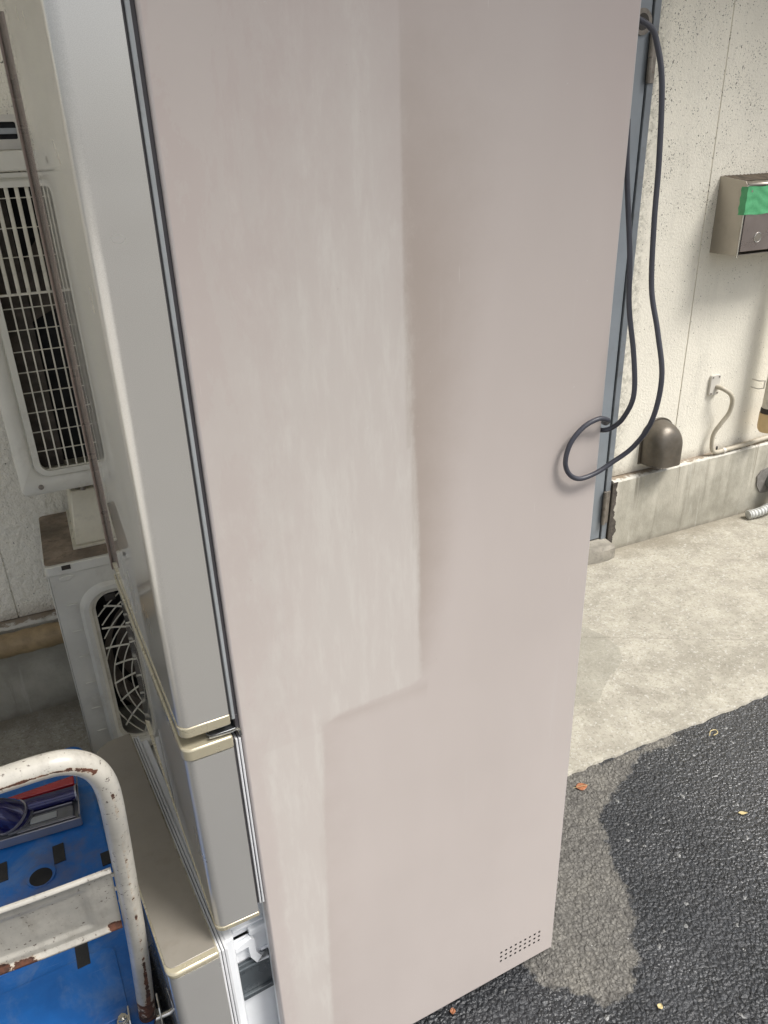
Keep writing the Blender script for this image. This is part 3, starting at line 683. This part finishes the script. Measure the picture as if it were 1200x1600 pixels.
# bottom drawer, pulled out
fd = thing('tmp', 'x', 'x', local=True); bpy.data.objects.remove(fd)
PO = -.085
bd = MB().prism(door_outline(PO-.081, PO-.0005, 0, WID, .016, .05), .055, .4865).build('bottom_drawer', 'door', fr, ang=50)
MB().prism(door_outline(PO-.0825, PO, -.001, WID+.001, .017, .05), .487, .499).build('top_trim', 'trim', bd, .0035)
MB().prism(door_outline(PO-.0795, PO-.0025, .011, WID-.003, .013, .046), .4992, .5005).build('top_face', 'taupe', bd, .0012)
for k, (x0, x1, y, zt, mt) in enumerate(((0, .0035, .004, .494, 'gasket_white'), (.0038, .0048, .007, .490, 'gasket_dark'), (.005, .009, .004, .492, 'gasket_white'),
                                         (.0092, .0100, .008, .488, 'gasket_dark'), (.0102, .0150, .005, .491, 'gasket_white'))):
    MB().box((PO+x0, y, .06), (PO+x1, WID-.01, zt)).build('gasket', mt, bd, .001)
MB().prism(rrect(PO+.0152, PO+.030, .020, WID-.025, [.002, .006, .006, .002]), .075, .486).build('inner_plate', 'liner', bd, .003)
# tub
tub = MB()
T0, T1, TY0, TY1, TB, TT = PO+.034, .40, .047, WID-.05, .085, .425
tub.box((T0, TY0, TB), (T1, TY0+.004, TT)).box((T0, TY1-.004, TB), (T1, TY1, TT)).box((T0, TY0+.0041, TB), (T0+.004, TY1-.0041, TT)).box((T1-.004, TY0+.0041, TB), (T1, TY1-.0041, TT)).box((T0+.0041, TY0+.0041, TB), (T1-.0041, TY1-.0041, TB+.004))
tub.build('tub', 'liner', bd, .0015)
for y0, y1 in ((.034, .0465), (WID-.0495, WID-.037)):
    rl = MB().prism(rrect(PO+.031, .38, y0, y1, .004, 4), .300, .310).build('rail', 'rail', bd, .0012)
    MB().box((PO+.031, y0+.006, .3105), (.38, y1-.0005, .372)).build('rail_web', 'rail', rl, .001)
    MB().box((PO+.031, y0+.001, .3725), (.38, y1, .379)).build('rail_flange', 'rail', rl, .0015)
    MB().box((PO+.031, y0+.005, .3795), (.38, y1-.001, .386)).build('rail_lip', 'rail', rl, .0015)
# upper tray on the drawer with its stepped bracket
MB().box((PO+.036, .0515, .4685), (.02, .0555, .531)).box((PO+.036, .0556, .4685), (PO+.040, .30, .531)).build('tray_wall', 'liner', bd, .002)
tr = MB()
MB().box((PO+.031, .0425, .392), (.02, .0462, .4455)).box((PO+.031, .0505, .4465), (.02, .0512, .5)).build('tray_side', 'liner', bd, .001)
tr.box((PO+.034, .044, .462), (.02, .30, .468)).box((PO+.060, .036, .448), (.02, .050, .4615)).box((PO+.075, .046, .402), (.02, .050, .4475)).box((PO+.075, .038, .396), (.02, .05, .4018))
tr.build('tray', 'liner', bd, .002)
g = MB()
prof = [(PO+.032, .440), (PO+.060, .447), (PO+.066, .440), (PO+.066, .408), (PO+.074, .392), (PO+.086, .386), (.0, .398), (.0, .392), (PO+.086, .379), (PO+.064, .382), (PO+.055, .402), (PO+.054, .430), (PO+.032, .428)]
g.prism(prof, .033, .0415, 1).build('tray_bracket', 'liner', bd, .0012)
MB().box((.3, .033, .09), (.302, .54, .5)).build('freezer_shadow_wall', 'liner', fr)

bd.rotation_euler = (0, 0, .052)
# power cord, local to the refrigerator
P1 = [(.600, .03, 1.775), (.622, .028, 1.775), (.642, .016, 1.763), (.650, .010, 1.745), (.652, -.004, 1.700), (.652, -.014, 1.61), (.650, -.020, 1.53), (.649, -.030, 1.447), (.650, -.050, 1.389),
      (.652, -.066, 1.327), (.650, -.060, 1.262), (.648, -.032, 1.212), (.618, -.020, 1.187), (.590, -.0155, 1.1735), (.562, -.0125, 1.170), (.542, -.0115, 1.183), (.534, -.0115, 1.205), (.541, -.0125, 1.233), (.562, -.0145, 1.2545),
      (.588, -.0165, 1.2625), (.606, -.0155, 1.2565), (.614, -.004, 1.2475), (.622, .010, 1.243)]
P2 = [(.632, .030, 1.66), (.632, .022, 1.595), (.633, .002, 1.49), (.634, -.006, 1.42), (.638, -.022, 1.349), (.638, -.030, 1.293), (.634, -.018, 1.256), (.628, -.004, 1.238), (.619, .006, 1.232), (.617, .03, 1.228)]
cd1 = MB().tube(smooth_path(P1, 10), .0038, 14).build('power_cord', 'cord', fr)
MB().tube(smooth_path(P2, 10), .0038, 14).build('cord_return', 'cord', cd1)

# ---------------------------------------------------------------- lower outdoor unit
AY = 1.08
lo = thing('outdoor_unit', 'lower cream outdoor unit with round swirl grille and grimy brown top', 'air conditioner', (.1, AY, .0))
LX0, LX1, LZ0, LZ1, LYB = -.250, .53, .03, .690, 1.415
def sq(cx, cz, a, b, e=3.2, n=64):
    P = []
    for k in range(n):
        t = 2*math.pi*k/n; c, s_ = math.cos(t), math.sin(t)
        P.append((cx+a*math.copysign(abs(c)**(2/e), c), cz+b*math.copysign(abs(s_)**(2/e), s_)))
    return P
FC = (.10, .325); fa, fb = .264, .258
n = 64
def rect_match(x0, x1, z0, z1, P, cx, cz):
    out = []
    for (x, z) in P:
        dx, dz = x-cx, z-cz
        t = min([((x1 if dx > 0 else x0)-cx)/dx if abs(dx) > 1e-9 else 1e9, ((z1 if dz > 0 else z0)-cz)/dz if abs(dz) > 1e-9 else 1e9]); out.append((cx+dx*t, cz+dz*t))
    return out
def ro(d, r): return rrect(FC[0]-fa-d, FC[0]+fa+d, FC[1]-fb-d, FC[1]+fb+d, r, 10)
inn = ro(0, .055); mid = ro(.029, .075); out_ = rrect(LX0+.004, LX1-.004, LZ0, LZ1-.02, .006, 10)
g = MB()
rws = [[(p[0], AY+.0, p[1]) for p in out_], [(p[0], AY, p[1]) for p in mid], [(p[0], AY-.010, p[1]) for p in ro(.020, .070)], [(p[0], AY-.011, p[1]) for p in ro(.008, .06)],
       [(p[0], AY-.004, p[1]) for p in inn], [(p[0], AY+.03, p[1]) for p in inn]]
rws = [r_+[r_[0]] for r_ in rws]
# corner points of the rectangle
g.grid(rws); fp = g.build('front_panel', 'ac', lo, ang=40)
g = MB()
for k in range(4):
    pass
g.box((LX0, AY+.001, LZ0), (LX0+.004, LYB, LZ1-.02)).box((LX1-.004, AY+.001, LZ0), (LX1, LYB, LZ1-.02)).box((LX0+.004, LYB-.004, LZ0), (LX1-.004, LYB, LZ1-.02)).box((LX0+.004, AY+.04, LZ0), (LX1-.004, LYB-.004, LZ0+.01))
g.build('casing', 'ac', lo, .002)
g = MB()
g.prism(rrect(LX0-.003, LX1+.003, AY-.004, LYB+.004, .012, 4), LZ1-.030, LZ1-.0015, 2)
rim = g.build('top_rim', 'ac', lo, .003)
MB().prism(rrect(LX0-.001, LX1+.001, AY+.006, LYB+.002, .012, 4), LZ1-.0013, LZ1+.0015, 2).build('top_plate', 'ac_top', lo, .001)
for x in (-.205, -.060):
    MB().prism([(x-.018, LZ1-.036), (x+.012, LZ1-.034), (x+.02, LZ1-.040), (x+.004, LZ1-.05), (x-.018, LZ1-.049)], AY-.0035, AY+.001, 1).build('rim_tab', 'ac', rim, .002)
for x in (-.20, -.075):
    MB().box((x-.012, AY-.0055, LZ1-.016), (x+.010, AY-.0035, LZ1-.004)).build('rim_slot', 'tar', rim)
for z in (.566, .483, .40, .31, .222, .14):
    MB().prism(rrect(-.223, -.196, z-.0022, z+.0022, .002, 3), AY-.0028, AY+.0005, 1).build('embossed_rib', 'ac', fp, .001)
# fan guard: rings and spokes
gd = MB()
frame_ring(gd, ro(.0005, .055), ro(-.010, .045), AY+.006, AY+.014)
guard = gd.build('fan_guard', 'grille', lo)
RC = (.115, .27)
cnt = 0
for k, R in enumerate(np.arange(.05, .46, .0235)):
    seg = []
    for a in np.linspace(0, 2*math.pi, 110):
        x, z = RC[0]+R*math.cos(a), RC[1]+R*math.sin(a)
        ok = abs((x-FC[0])/(fa-.008))**9+abs((z-FC[1])/(fb-.008))**9 < 1
        if ok: seg.append((x, AY+.012-.012*(1-min(1, R/.3)), z))
        if (not ok or a >= 2*math.pi-1e-6) and len(seg) > 2:
            MB().tube(seg, .0019, 5).build('guard_ring', 'grille', guard); seg = []
        elif not ok: seg = []
for k in range(26):
    a = 2*math.pi*k/26+.06; pts = []
    for R in np.linspace(.05, .46, 26):
        b = a+.55*(R-.05)/.3; x, z = RC[0]+R*math.cos(b), RC[1]+R*math.sin(b)
        if abs((x-FC[0])/(fa-.008))**9+abs((z-FC[1])/(fb-.008))**9 < 1: pts.append((x, AY+.009-.012*(1-min(1, R/.3)), z))
    if len(pts) > 2: MB().tube(pts, .0029, 6).build('guard_spoke', 'grille', guard)
MB().tube([(RC[0], AY-.003, RC[1]), (RC[0], AY+.012, RC[1])], .05, 28).build('guard_hub', 'grille', guard)
MB().box((-.125, AY+.002, .550), (-.098, AY+.012, .570)).build('guard_clip', 'tar', guard, .002)
# shroud and fan behind
g = MB(); g.grid([[(FC[0]+R*math.cos(a), y, FC[1]+R*math.sin(a)) for a in np.linspace(0, 2*math.pi, 49)] for R, y in ((.262, AY+.032), (.245, AY+.045), (.235, AY+.09))])
g.build('fan_shroud', 'fin', lo)
MB().box((LX0+.01, AY+.20, LZ0+.02), (LX1-.01, AY+.205, LZ1-.03)).build('condenser', 'dark', lo)
MB().box((LX0-.0015, AY+.14, LZ0+.05), (LX0+.0005, AY+.145, LZ1-.04)).build('casing_seam', 'tar', lo)
fan = MB().tube([(FC[0], AY+.05, FC[1]), (FC[0], AY+.11, FC[1])], .055, 24).build('fan', 'fin', lo)
for k in range(3):
    rows = []
    for R in np.linspace(.05, .225, 8):
        a0 = 2*math.pi*k/3+.4*R/.2; rows.append([(FC[0]+R*math.cos(a0+t), AY+.06+.05*t, FC[1]+R*math.sin(a0+t)) for t in np.linspace(0, 1.3, 7)])
    MB().grid(rows).build('fan_blade', 'fin', fan)

# support block and bracket foot
blk = MB()
B0 = [(-.167, 1.150, .6925), (-.072, 1.150, .6925), (-.072, 1.40, .6925), (-.167, 1.40, .6925)]
B1 = [(-.152, 1.162, .800), (-.088, 1.162, .800), (-.088, 1.395, .800), (-.152, 1.395, .800)]
sb = thing('support_block', 'cream plastic support block between the two outdoor units', 'block', (-.12, 1.27, .69))
MB().hexa([(-.167-.008, 1.142, .692), (-.064, 1.142, .692), (-.064, 1.41, .692), (-.175, 1.41, .692)], [(-.175, 1.142, .6985), (-.064, 1.142, .6985), (-.064, 1.41, .6985), (-.175, 1.41, .6985)]).build('flange', 'block', sb, .001)
MB().hexa([(p[0], p[1], .699) for p in B0], [(p[0], p[1], .850) for p in B1]).build('block_body', 'block', sb, .004)
for k, y in enumerate((1.20, 1.26, 1.32)):
    MB().hexa([(-.1755+.001, y, .699), (-.160, y, .699), (-.160, y+.004, .699), (-.1745, y+.004, .699)], [(-.160, y, .735), (-.158, y, .735), (-.158, y+.004, .735), (-.160, y+.004, .735)]).build('rib', 'block', sb)

# ---------------------------------------------------------------- upper outdoor unit
up = thing('outdoor_unit', 'upper cream outdoor unit with tall rectangular bar grille, raised on a block', 'air conditioner', (.1, AY, .88))
UX0, UX1, UZ0, UZ1 = -.258, .52, .888, 1.655
OX0, OX1, OZ0, OZ1 = -.203, .463, .946, 1.606
g = MB()
o1 = rrect(UX0, UX1, UZ0, UZ1-.042, .018, 6); i1 = rrect(OX0-.022, OX1+.022, OZ0-.022, OZ1-.002, .040, 6)
i2 = rrect(OX0-.016, OX1+.016, OZ0-.016, OZ1-.006, .036, 6); i3 = rrect(OX0-.013, OX1+.013, OZ0-.013, OZ1-.010, .034, 6); i4 = rrect(OX0, OX1, OZ0, OZ1-.022, .022, 6)
rws = [[(p[0], y, p[1]) for p in q] for q, y in ((o1, AY+.030), (o1, AY+.004), (rrect(UX0+.004, UX1-.004, UZ0+.004, UZ1-.043, .016, 6), AY), (i1, AY), (i2, AY+.005), (i3, AY-.002), (i4, AY-.003), (i4, AY+.016))]
g.grid([r_+[r_[0]] for r_ in rws]); fpu = g.build('front_panel', 'ac', up, ang=45)
MB().prism(rrect(UX0-.003, UX1+.003, AY-.006, 1.42, .014, 4), UZ1-.040, UZ1).build('top_cover', 'ac', up, .003)
MB().box((UX0+.002, AY+.031, UZ0), (UX0+.005, 1.41, UZ1-.041)).box((UX1-.005, AY+.031, UZ0), (UX1-.002, 1.41, UZ1-.041)).box((UX0+.005, AY+.031, UZ0), (UX1-.005, 1.41, UZ0+.003)).build('casing', 'ac', up, .001)
for x, z in ((-.213, .908), (.475, .908), (-.218, UZ1-.02), (.475, UZ1-.02)):
    y = AY if z < 1.2 else AY-.006
    s_ = MB().tube([(x, y+.001, z), (x, y-.002, z), (x, y-.0045, z)], .0, 14, rad=[.0065, .0065, .0042]).build('screw', 'hingemetal', fpu)
MB().box((OX0-.001, AY+.09, OZ0-.01), (OX1, AY+.095, OZ1)).build('condenser', 'dark', up)
MB().box((OX0-.012, AY+.017, OZ0-.01), (OX0-.010, AY+.09, OZ1)).build('side_baffle', 'fin', up)
for xa_, xb_ in ((OX0-.01, OX0+.055),): MB().box((xa_, AY+.060, OZ0-.01), (xb_, AY+.064, OZ1)).build('inner_cover', 'fin', up)
gr = MB().box((OX0-.001, AY+.006, OZ0-.001), (OX1+.001, AY+.012, OZ0+.003)).build('bar_grille', 'grille', up)
zmid = 1.365
nb = int((OX1-OX0)/.0205)
b_lo = MB().box((-.0017, AY+.004, OZ0+.003), (.0017, AY+.011, zmid)).mesh('bar', 'grille')
b_hi = MB().prism(rrect(-.0042, .0042, AY+.003, AY+.016, .0018, 3), zmid, OZ1-.022).mesh('bar_wide', 'grille')
for i in range(1, nb):
    x = OX0+i*.0205
    for nm, me in (('bar', b_lo), ('bar', b_hi)):
        ob = bpy.data.objects.new(nm, me); C.objects.link(ob); ob.parent = gr; ob.location = (x, 0, 0)
wz = []; z = OZ0+.049
while z < OZ1-.03: wz.append(z); z += .0485 if z < zmid else .060
for k, z in enumerate(wz):
    thick = abs(z-zmid) < .02 or abs(z-1.165) < .02
    q = .0023 if thick else .0011
    zz = zmid if abs(z-zmid) < .02 else z
    MB().box((OX0, AY+(.0035 if thick else .010), zz-q), (OX1, AY+.013, zz+q)).build('cross_wire', 'grille', gr)
# fan drum glimpsed inside
fn = MB().tube([(.13, AY+.055, 1.27), (.13, AY+.085, 1.27)], .07, 24).build('fan', 'fin', up)
for k in range(4):
    rows = []
    for R in np.linspace(.06, .31, 8):
        a0 = 2*math.pi*k/4+.5*R/.2; rows.append([(.13+R*math.cos(a0+t), AY+.055+.025*t, 1.27+R*math.sin(a0+t)) for t in np.linspace(0, .8, 6)])
    MB().grid(rows).build('fan_blade', 'fin', fn)
# mounting foot under the unit
MB().box((-.150, 1.13, .8775), (-.09, 1.40, .8875)).build('mounting_foot', 'grille', up, .002)
bt = MB().box((-.145, 1.185, .8505), (-.095, 1.36, .877)).build('foot_pad', 'gasket', up, .003)
MB().tube([(-.118, 1.16, .851), (-.118, 1.16, .872)], .007, 10).build('foot_bolt', 'hingemetal', up)
MB().box((-.140, 1.17, .853), (-.105, 1.1845, .874)).build('foot_clamp', 'steel', up, .002)

# slot vent on the wall above
sv = thing('slot_vent', 'small dark slot vent in a pale frame above the upper outdoor unit', 'vent', (-.12, WY, 1.70))
frame_ring(MB(), [], [], 0, 0)
g = MB(); frame_ring(g, rrect(-.165, -.070, 1.660, 1.738, .004, 2), rrect(-.150, -.086, 1.683, 1.722, .004, 2), WY-.016, WY+.0)
g.build('frame', 'white_plate', sv)
MB().box((-.152, WY-.004, 1.681), (-.084, WY-.0005, 1.724)).build('slot_back', 'dark', sv)
MB().box((-.1515, WY-.012, 1.695), (-.0845, WY-.009, 1.708)).build('slat', 'gasket', sv)

# wrapped pipe along the plinth ledge
pts = [(-3.3, 1.402, .31)]+[(x, 1.402, .297-.004*math.sin(x*5)) for x in np.linspace(-3, .7, 260)]
rad = [.036+.0013*math.sin(i*1.5)+.0006*math.sin(i*.31) for i in range(len(pts))]
wp = MB().tube(pts, .036, 20, rad=rad).build('wrapped_pipe', 'wrap', ang=70)
tag(wp, 'brown tape wrapped pipe running along the plinth at far left', 'pipe')

# ---------------------------------------------------------------- platform cart
ca = thing('platform_cart', 'blue platform cart with a rusty white folding handle', 'cart', (-.5, .6, 0))
A0 = Vector((-.206, .130)); dY = Vector((-.0575, .855)).normalized(); dX = Vector((dY.y, -dY.x))     # right edge runs along dY
def cw(u, v): q = A0+dX*u+dY*v; return (q.x, q.y)     # u to the right (negative into the deck), v away from the camera
CL, CWD = .885, .60
def deck_poly(ins=0., r=.04):
    return [cw(*p) for p in rrect(-CWD+ins, -ins, ins, CL-ins, r-ins*.5, 6)]
MB().prism(deck_poly(.004), .105, .163).build('deck_skirt', 'blue', ca, .008)
g = MB(); g.prism(deck_poly(0), .158, .172).build('deck', 'blue', ca, .007)
g = MB()
# raised zones moulded in the deck
for (u0, u1, v0, v1) in ((-.56, -.04, .06, .22), (-.56, -.04, .26, .40), (-.56, -.24, .56, .84)):
    MB().prism([cw(*p) for p in rrect(u0, u1, v0, v1, .02, 4)], .1722, .1742).build('deck_rib', 'blue', ca, .0015)
for (x, y, hw, hl) in ((-.347, .638, .0125, .028), (-.243, .575, .016, .02), (-.320, .350, .0125, .030), (-.47, .64, .0125, .028)):
    MB().prism([(x-hw, y-hl), (x+hw, y-hl+.002), (x+hw-.002, y+hl), (x-hw-.002, y+hl-.002)], .1705, .1756).build('grip_pad', 'rubber', ca, .001)
rg = MB().tube([(-.389, .590, .171), (-.389, .590, .1762)], .031, 30).build('hole_collar', 'blue', ca)
MB().tube([(-.389, .585, .1764), (-.389, .585, .1768)], .0245, 28).build('hole', 'dark', rg)
for u, v in ((-.08, .12), (-.52, .12), (-.08, .78), (-.52, .78)):
    x, y = cw(u, v)
    cs = MB().box((x-.02, y-.02, .06), (x+.02, y+.02, .104)).build('caster', 'chrome', ca, .003)
    MB().tube([(x-.014, y, .045), (x+.014, y, .045)], .045, 22).build('wheel', 'rubber', cs)
# handle (plane leans towards the camera at its top)
R_ = .0155
def hy(z): return .2125-.25*z
hpts = [(-.2215, hy(.150), .150), (-.203, hy(.432), .432), (-.1945, hy(.603), .603), (-.1865, hy(.777), .777), (-.1835, hy(.862), .862)]
cor = [(-.1845, .905), (-.191, .936), (-.204, .958), (-.224, .9715), (-.250, .975)]
hpts += [(x, hy(z), z) for x, z in cor]+[(-.30, hy(.974), .974), (-.45, hy(.972), .972), (-.60, hy(.970), .970), (-.66, hy(.968), .968), (-.70, hy(.95), .95), (-.715, hy(.90), .90), (-.735, hy(.5), .5), (-.75, hy(.15), .15)]
hpts = smooth_path(hpts, 10)
g = MB(); NN = 28; g.tube(hpts, R_, NN, False)
V = np.array(g.v).reshape(-1, NN, 3); ctr = np.array([tuple(p) for p in hpts])
rel = (V-ctr[:, None, :])/R_
camd = np.array(CAM_POS)-ctr; camd /= np.linalg.norm(camd, axis=1)[:, None]
rust = np.zeros(V.shape[:2]); z_ = ctr[:, 2]; x_ = ctr[:, 0]
inner = np.array([-.5, -.35, -.8]); inner /= np.linalg.norm(inner)
bt_ = rel @ np.array([.15, -.62, -.77])            # underside facing the camera: top bar
lg = rel @ np.array([.30, -.93, -.21])              # ridge along the leg
for i in range(len(ctr)):
    if z_[i] > .9:
        k = 1.0 if -.36 < x_[i] < -.196 else .45
        rust[i] = np.clip(1-np.abs(bt_[i]-.62)*3.6, 0, 1)*.80*k*(rel[i] @ np.array([0, -.8, -.6]) > 0)
    else:
        k = .52+.38*np.clip((.50-z_[i])/.25, 0, 1)+.1*math.sin(z_[i]*37)
        wd = float(np.interp(z_[i], [.2, .34, .5, .9], [1.0, 2.2, 5.5, 7.]))
        rust[i] = np.clip(1-(1-lg[i])*wd*4.5, 0, 1)*k
        if z_[i] < .26: rust[i] = np.maximum(rust[i], .60)
g.at['rust'] = rust.ravel()
hd = g.build('handle_frame', 'rusty', ca, clean=False)
for p_ in hd.data.polygons: p_.use_smooth = True
# pressed sheet crossbar
nu, nv = 90, 40; P = np.zeros((nu, nv, 3)); ru = np.zeros((nu, nv))
for i, u in enumerate(np.linspace(0, 1, nu)):
    for j, v in enumerate(np.linspace(0, 1, nv)):
        zr = (.712, .536); x = -.2115+.0085*v*0-.495*u
        xr = -.207-.008*(1-v)
        x = xr-.50*u; z = zr[1]+(zr[0]-zr[1])*v+.010*u*0
        d = 0
        a = min(u*.50, (1-u)*.50); b = v*.176; b2 = (1-v)*.176
        e = min(a-.042, b-.034, b2-.038); d += .0035*(1/(1+math.exp(-e/.0018)))
        for bb in (b, b2):
            if bb < .012: d -= .007*math.sqrt(max(0, 1-((bb-.006)/.006)**2))
        P[i, j] = (x, hy(z)-.002+d, z-.0015*math.sin(u*9))
        px__, pz__ = x, z
        for (sx, sz, sr) in ((-.222, .548, .017), (-.355, .541, .022), (-.40, .546, .03), (-.205, .64, .004), (-.32, .700, .006), (-.36, .702, .007)):
            ru[i, j] = max(ru[i, j], 1.0*math.exp(-(((px__-sx)/sr)**2+((pz__-sz)/(sr*.7))**2)))
        if b < .012: ru[i, j] = max(ru[i, j], .30)
g = MB(); g.grid(P); g.at['rust'] = ru.ravel()
cb = g.build('crossbar', 'rusty', ca, clean=False)
for p_ in cb.data.polygons: p_.use_smooth = True
so = cb.modifiers.new('s', 'SOLIDIFY'); so.thickness = .0016; so.offset = 1
for z in (.575, .612, .65, .69):
    MB().box((-.210, hy(z)-.004, z-.003), (-.199, hy(z)+.0, z+.003)).build('weld', 'rusty', ca, .001)
# pivot bracket, rod, spring
for x in (-.252, -.199):
    MB().prism([(.128, .10), (.205, .10), (.205, .165), (.185, .198), (.155, .198), (.135, .17)], x, x+.003, 0).build('bracket_plate', 'chrome', ca, .0008)
MB().tube([(-.30, .170, .150), (-.18, .170, .150)], .0055, 14).build('pivot_rod', 'chrome', ca)
MB().box((-.248, .14, .10), (-.2, .20, .135)).build('bracket_base', 'rusty', ca, .002)
sp = [( -.262+.0095*math.cos(t), .165+.0095*math.sin(t), .155+.030*t/44) for t in np.linspace(0, 44, 230)]
MB().tube(sp, .0018, 6).build('spring', 'chrome', ca)
MB().tube([(-.262, .165, .15), (-.262, .165, .205)], .0045, 12).build('spring_bolt', 'chrome', ca)
MB().tube([(-.262, .165, .188), (-.262, .165, .1925)], .011, 14).build('washer', 'chrome', ca)
MB().tube([(-.262, .165, .193), (-.262, .165, .202)], .008, 6).build('nut', 'chrome', ca)

# ---------------------------------------------------------------- vacuum cleaner head on the cart
vc = thing('vacuum_head', 'clear and red vacuum cleaner floor head lying on the blue cart', 'vacuum head', (-.40, .78, .172))
vo = Vector((-.292, .702)); vx = Vector((-1.0, .055)).normalized(); vy = Vector((.03, 1)).normalized()
def vw(u, v, z): q = vo+vx*u+vy*v; return (q.x, q.y, z)
def vbox(u0, u1, v0, v1, z0, z1): return MB().hexa([vw(u0, v0, z0), vw(u1, v0, z0), vw(u1, v1, z0), vw(u0, v1, z0)], [vw(u0, v0, z1), vw(u1, v0, z1), vw(u1, v1, z1), vw(u0, v1, z1)])
vbox(0, .27, 0, .135, .1755, .190).build('base_tray', 'glass_grey', vc, .003)
vbox(-.002, .272, -.004, .0, .176, .202).build('front_rim', 'vac_edge', vc, .0015)
vbox(-.004, -.0005, -.002, .140, .176, .214).build('end_rim', 'vac_edge', vc, .0015)
vbox(.012, .16, .012, .052, .1905, .200).build('window', 'glass_grey', vc, .003)
vbox(.014, .12, .055, .0585, .1905, .203).build('window_rim', 'vac_edge', vc, .001)
vbox(.008, .14, .0085, .0115, .1905, .199).build('window_rim', 'vac_edge', vc, .001)
vbox(.05, .11, .022, .042, .2002, .2025).build('label_plate', 'gasket', vc, .001)
MB().tube([vw(.002, .080, .206), vw(.27, .080, .206)], .0185, 24).build('brush_roll', 'purple', vc)
MB().tube([vw(.000, .080, .206), vw(.004, .080, .206)], .021, 24).build('roll_cap', 'vac_edge', vc)
MB().hexa([vw(.004, .104, .191), vw(.22, .118, .191), vw(.24, .136, .191), vw(.004, .136, .191)], [vw(.004, .104, .218), vw(.22, .120, .200), vw(.24, .132, .200), vw(.004, .134, .218)]).build('red_duct', 'red', vc, .003)
nk = MB().tube([vw(.150, .060, .192), vw(.158, .058, .215), vw(.175, .055, .236), vw(.205, .052, .25)], .0, 28, rad=[.044, .042, .034, .030]).build('neck', 'purple', vc)
MB().tube([vw(.150, .060, .1915), vw(.151, .060, .196)], .05, 28).build('neck_collar', 'glass_grey', nk)
MB().tube([vw(.154, .059, .205), vw(.156, .0585, .210)], .0455, 28).build('neck_ring', 'vac_edge', nk)

# ---------------------------------------------------------------- leaves and grit
def leaf_mesh(L, W, curl=.25, n=14):
    P = []
    for i in range(n+1):
        t = i/n; wdt = W*math.sin(math.pi*min(1, t*1.02))**.75*(1-.15*t)+.0003; row = []
        for j in range(-4, 5):
            s = j/4; row.append((L*(t-.5), wdt*s, .002+curl*W*(s*s)*.8+curl*L*.35*(t-.5)**2*2+.0006*math.sin(9*t+5*s)))
        P.append(row)
    return P
def leaf(L, W, x, y, rz, mt, label, z=.002, curl=.3):
    g = MB(); g.grid(leaf_mesh(L, W, curl)); ob = g.build('fallen_leaf', mt, ang=80)
    ob.location = (x, y, z); ob.rotation_euler = (.05, -.04, rz); so = ob.modifiers.new('s', 'SOLIDIFY'); so.thickness = .0004
    tag(ob, label, 'leaf'); return ob
lf = leaf(.034, .0135, .979, .394, -.25, 'leaf', 'curled orange brown leaf on the dry asphalt beside the refrigerator', curl=.08)
MB().tube([(-.024, 0, .003), (-.010, 0, .0045), (.012, 0, .0045), (.02, 0, .004)], .0005, 5).build('midrib', 'leaf_pale', lf, world=False)
leaf(.024, .005, 1.301, .129, -.5, 'leaf_pale', 'thin pale yellow leaf sliver on the wet asphalt, right side')
leaf(.014, .006, .352, .013, 1.2, 'leaf', 'tiny tan leaf beside the bottom edge of the refrigerator')
leaf(.012, .006, .745, -.166, .4, 'leaf_pale', 'pale leaf fragment on the dark asphalt near the bottom edge')
tw = MB().tube(smooth_path([(1.445, .385, .006), (1.462, .398, .008), (1.480, .396, .007), (1.476, .384, .006), (1.458, .382, .006)], 5), .0012, 6).build('curled_stem', 'leaf_pale')
tag(tw, 'small pale curled stem on the wet asphalt near the concrete', 'stem')
g = MB()
for i in range(150):
    if i < 90: x, y = rng.uniform(.7, 1.9), rng.uniform(-.35, .42)
    else: x, y = rng.uniform(.95, 2.6), rng.uniform(.5, 1.4)
    s = rng.uniform(.0006, .0022); z = .0085 if y > .46 else .003
    g.add([(x-s, y, z), (x, y-s*.8, z), (x+s, y+.2*s, z), (x, y+s, z), (x, y, z+s*1.2)], [(0, 1, 4), (1, 2, 4), (2, 3, 4), (3, 0, 4), (3, 2, 1, 0)])
o = g.build('grit', 'grit'); o['kind'] = 'stuff'; o['label'] = 'pale grit scattered over asphalt and concrete'
for ob in list(bpy.data.objects):
    if 'org' in ob: del ob['org']
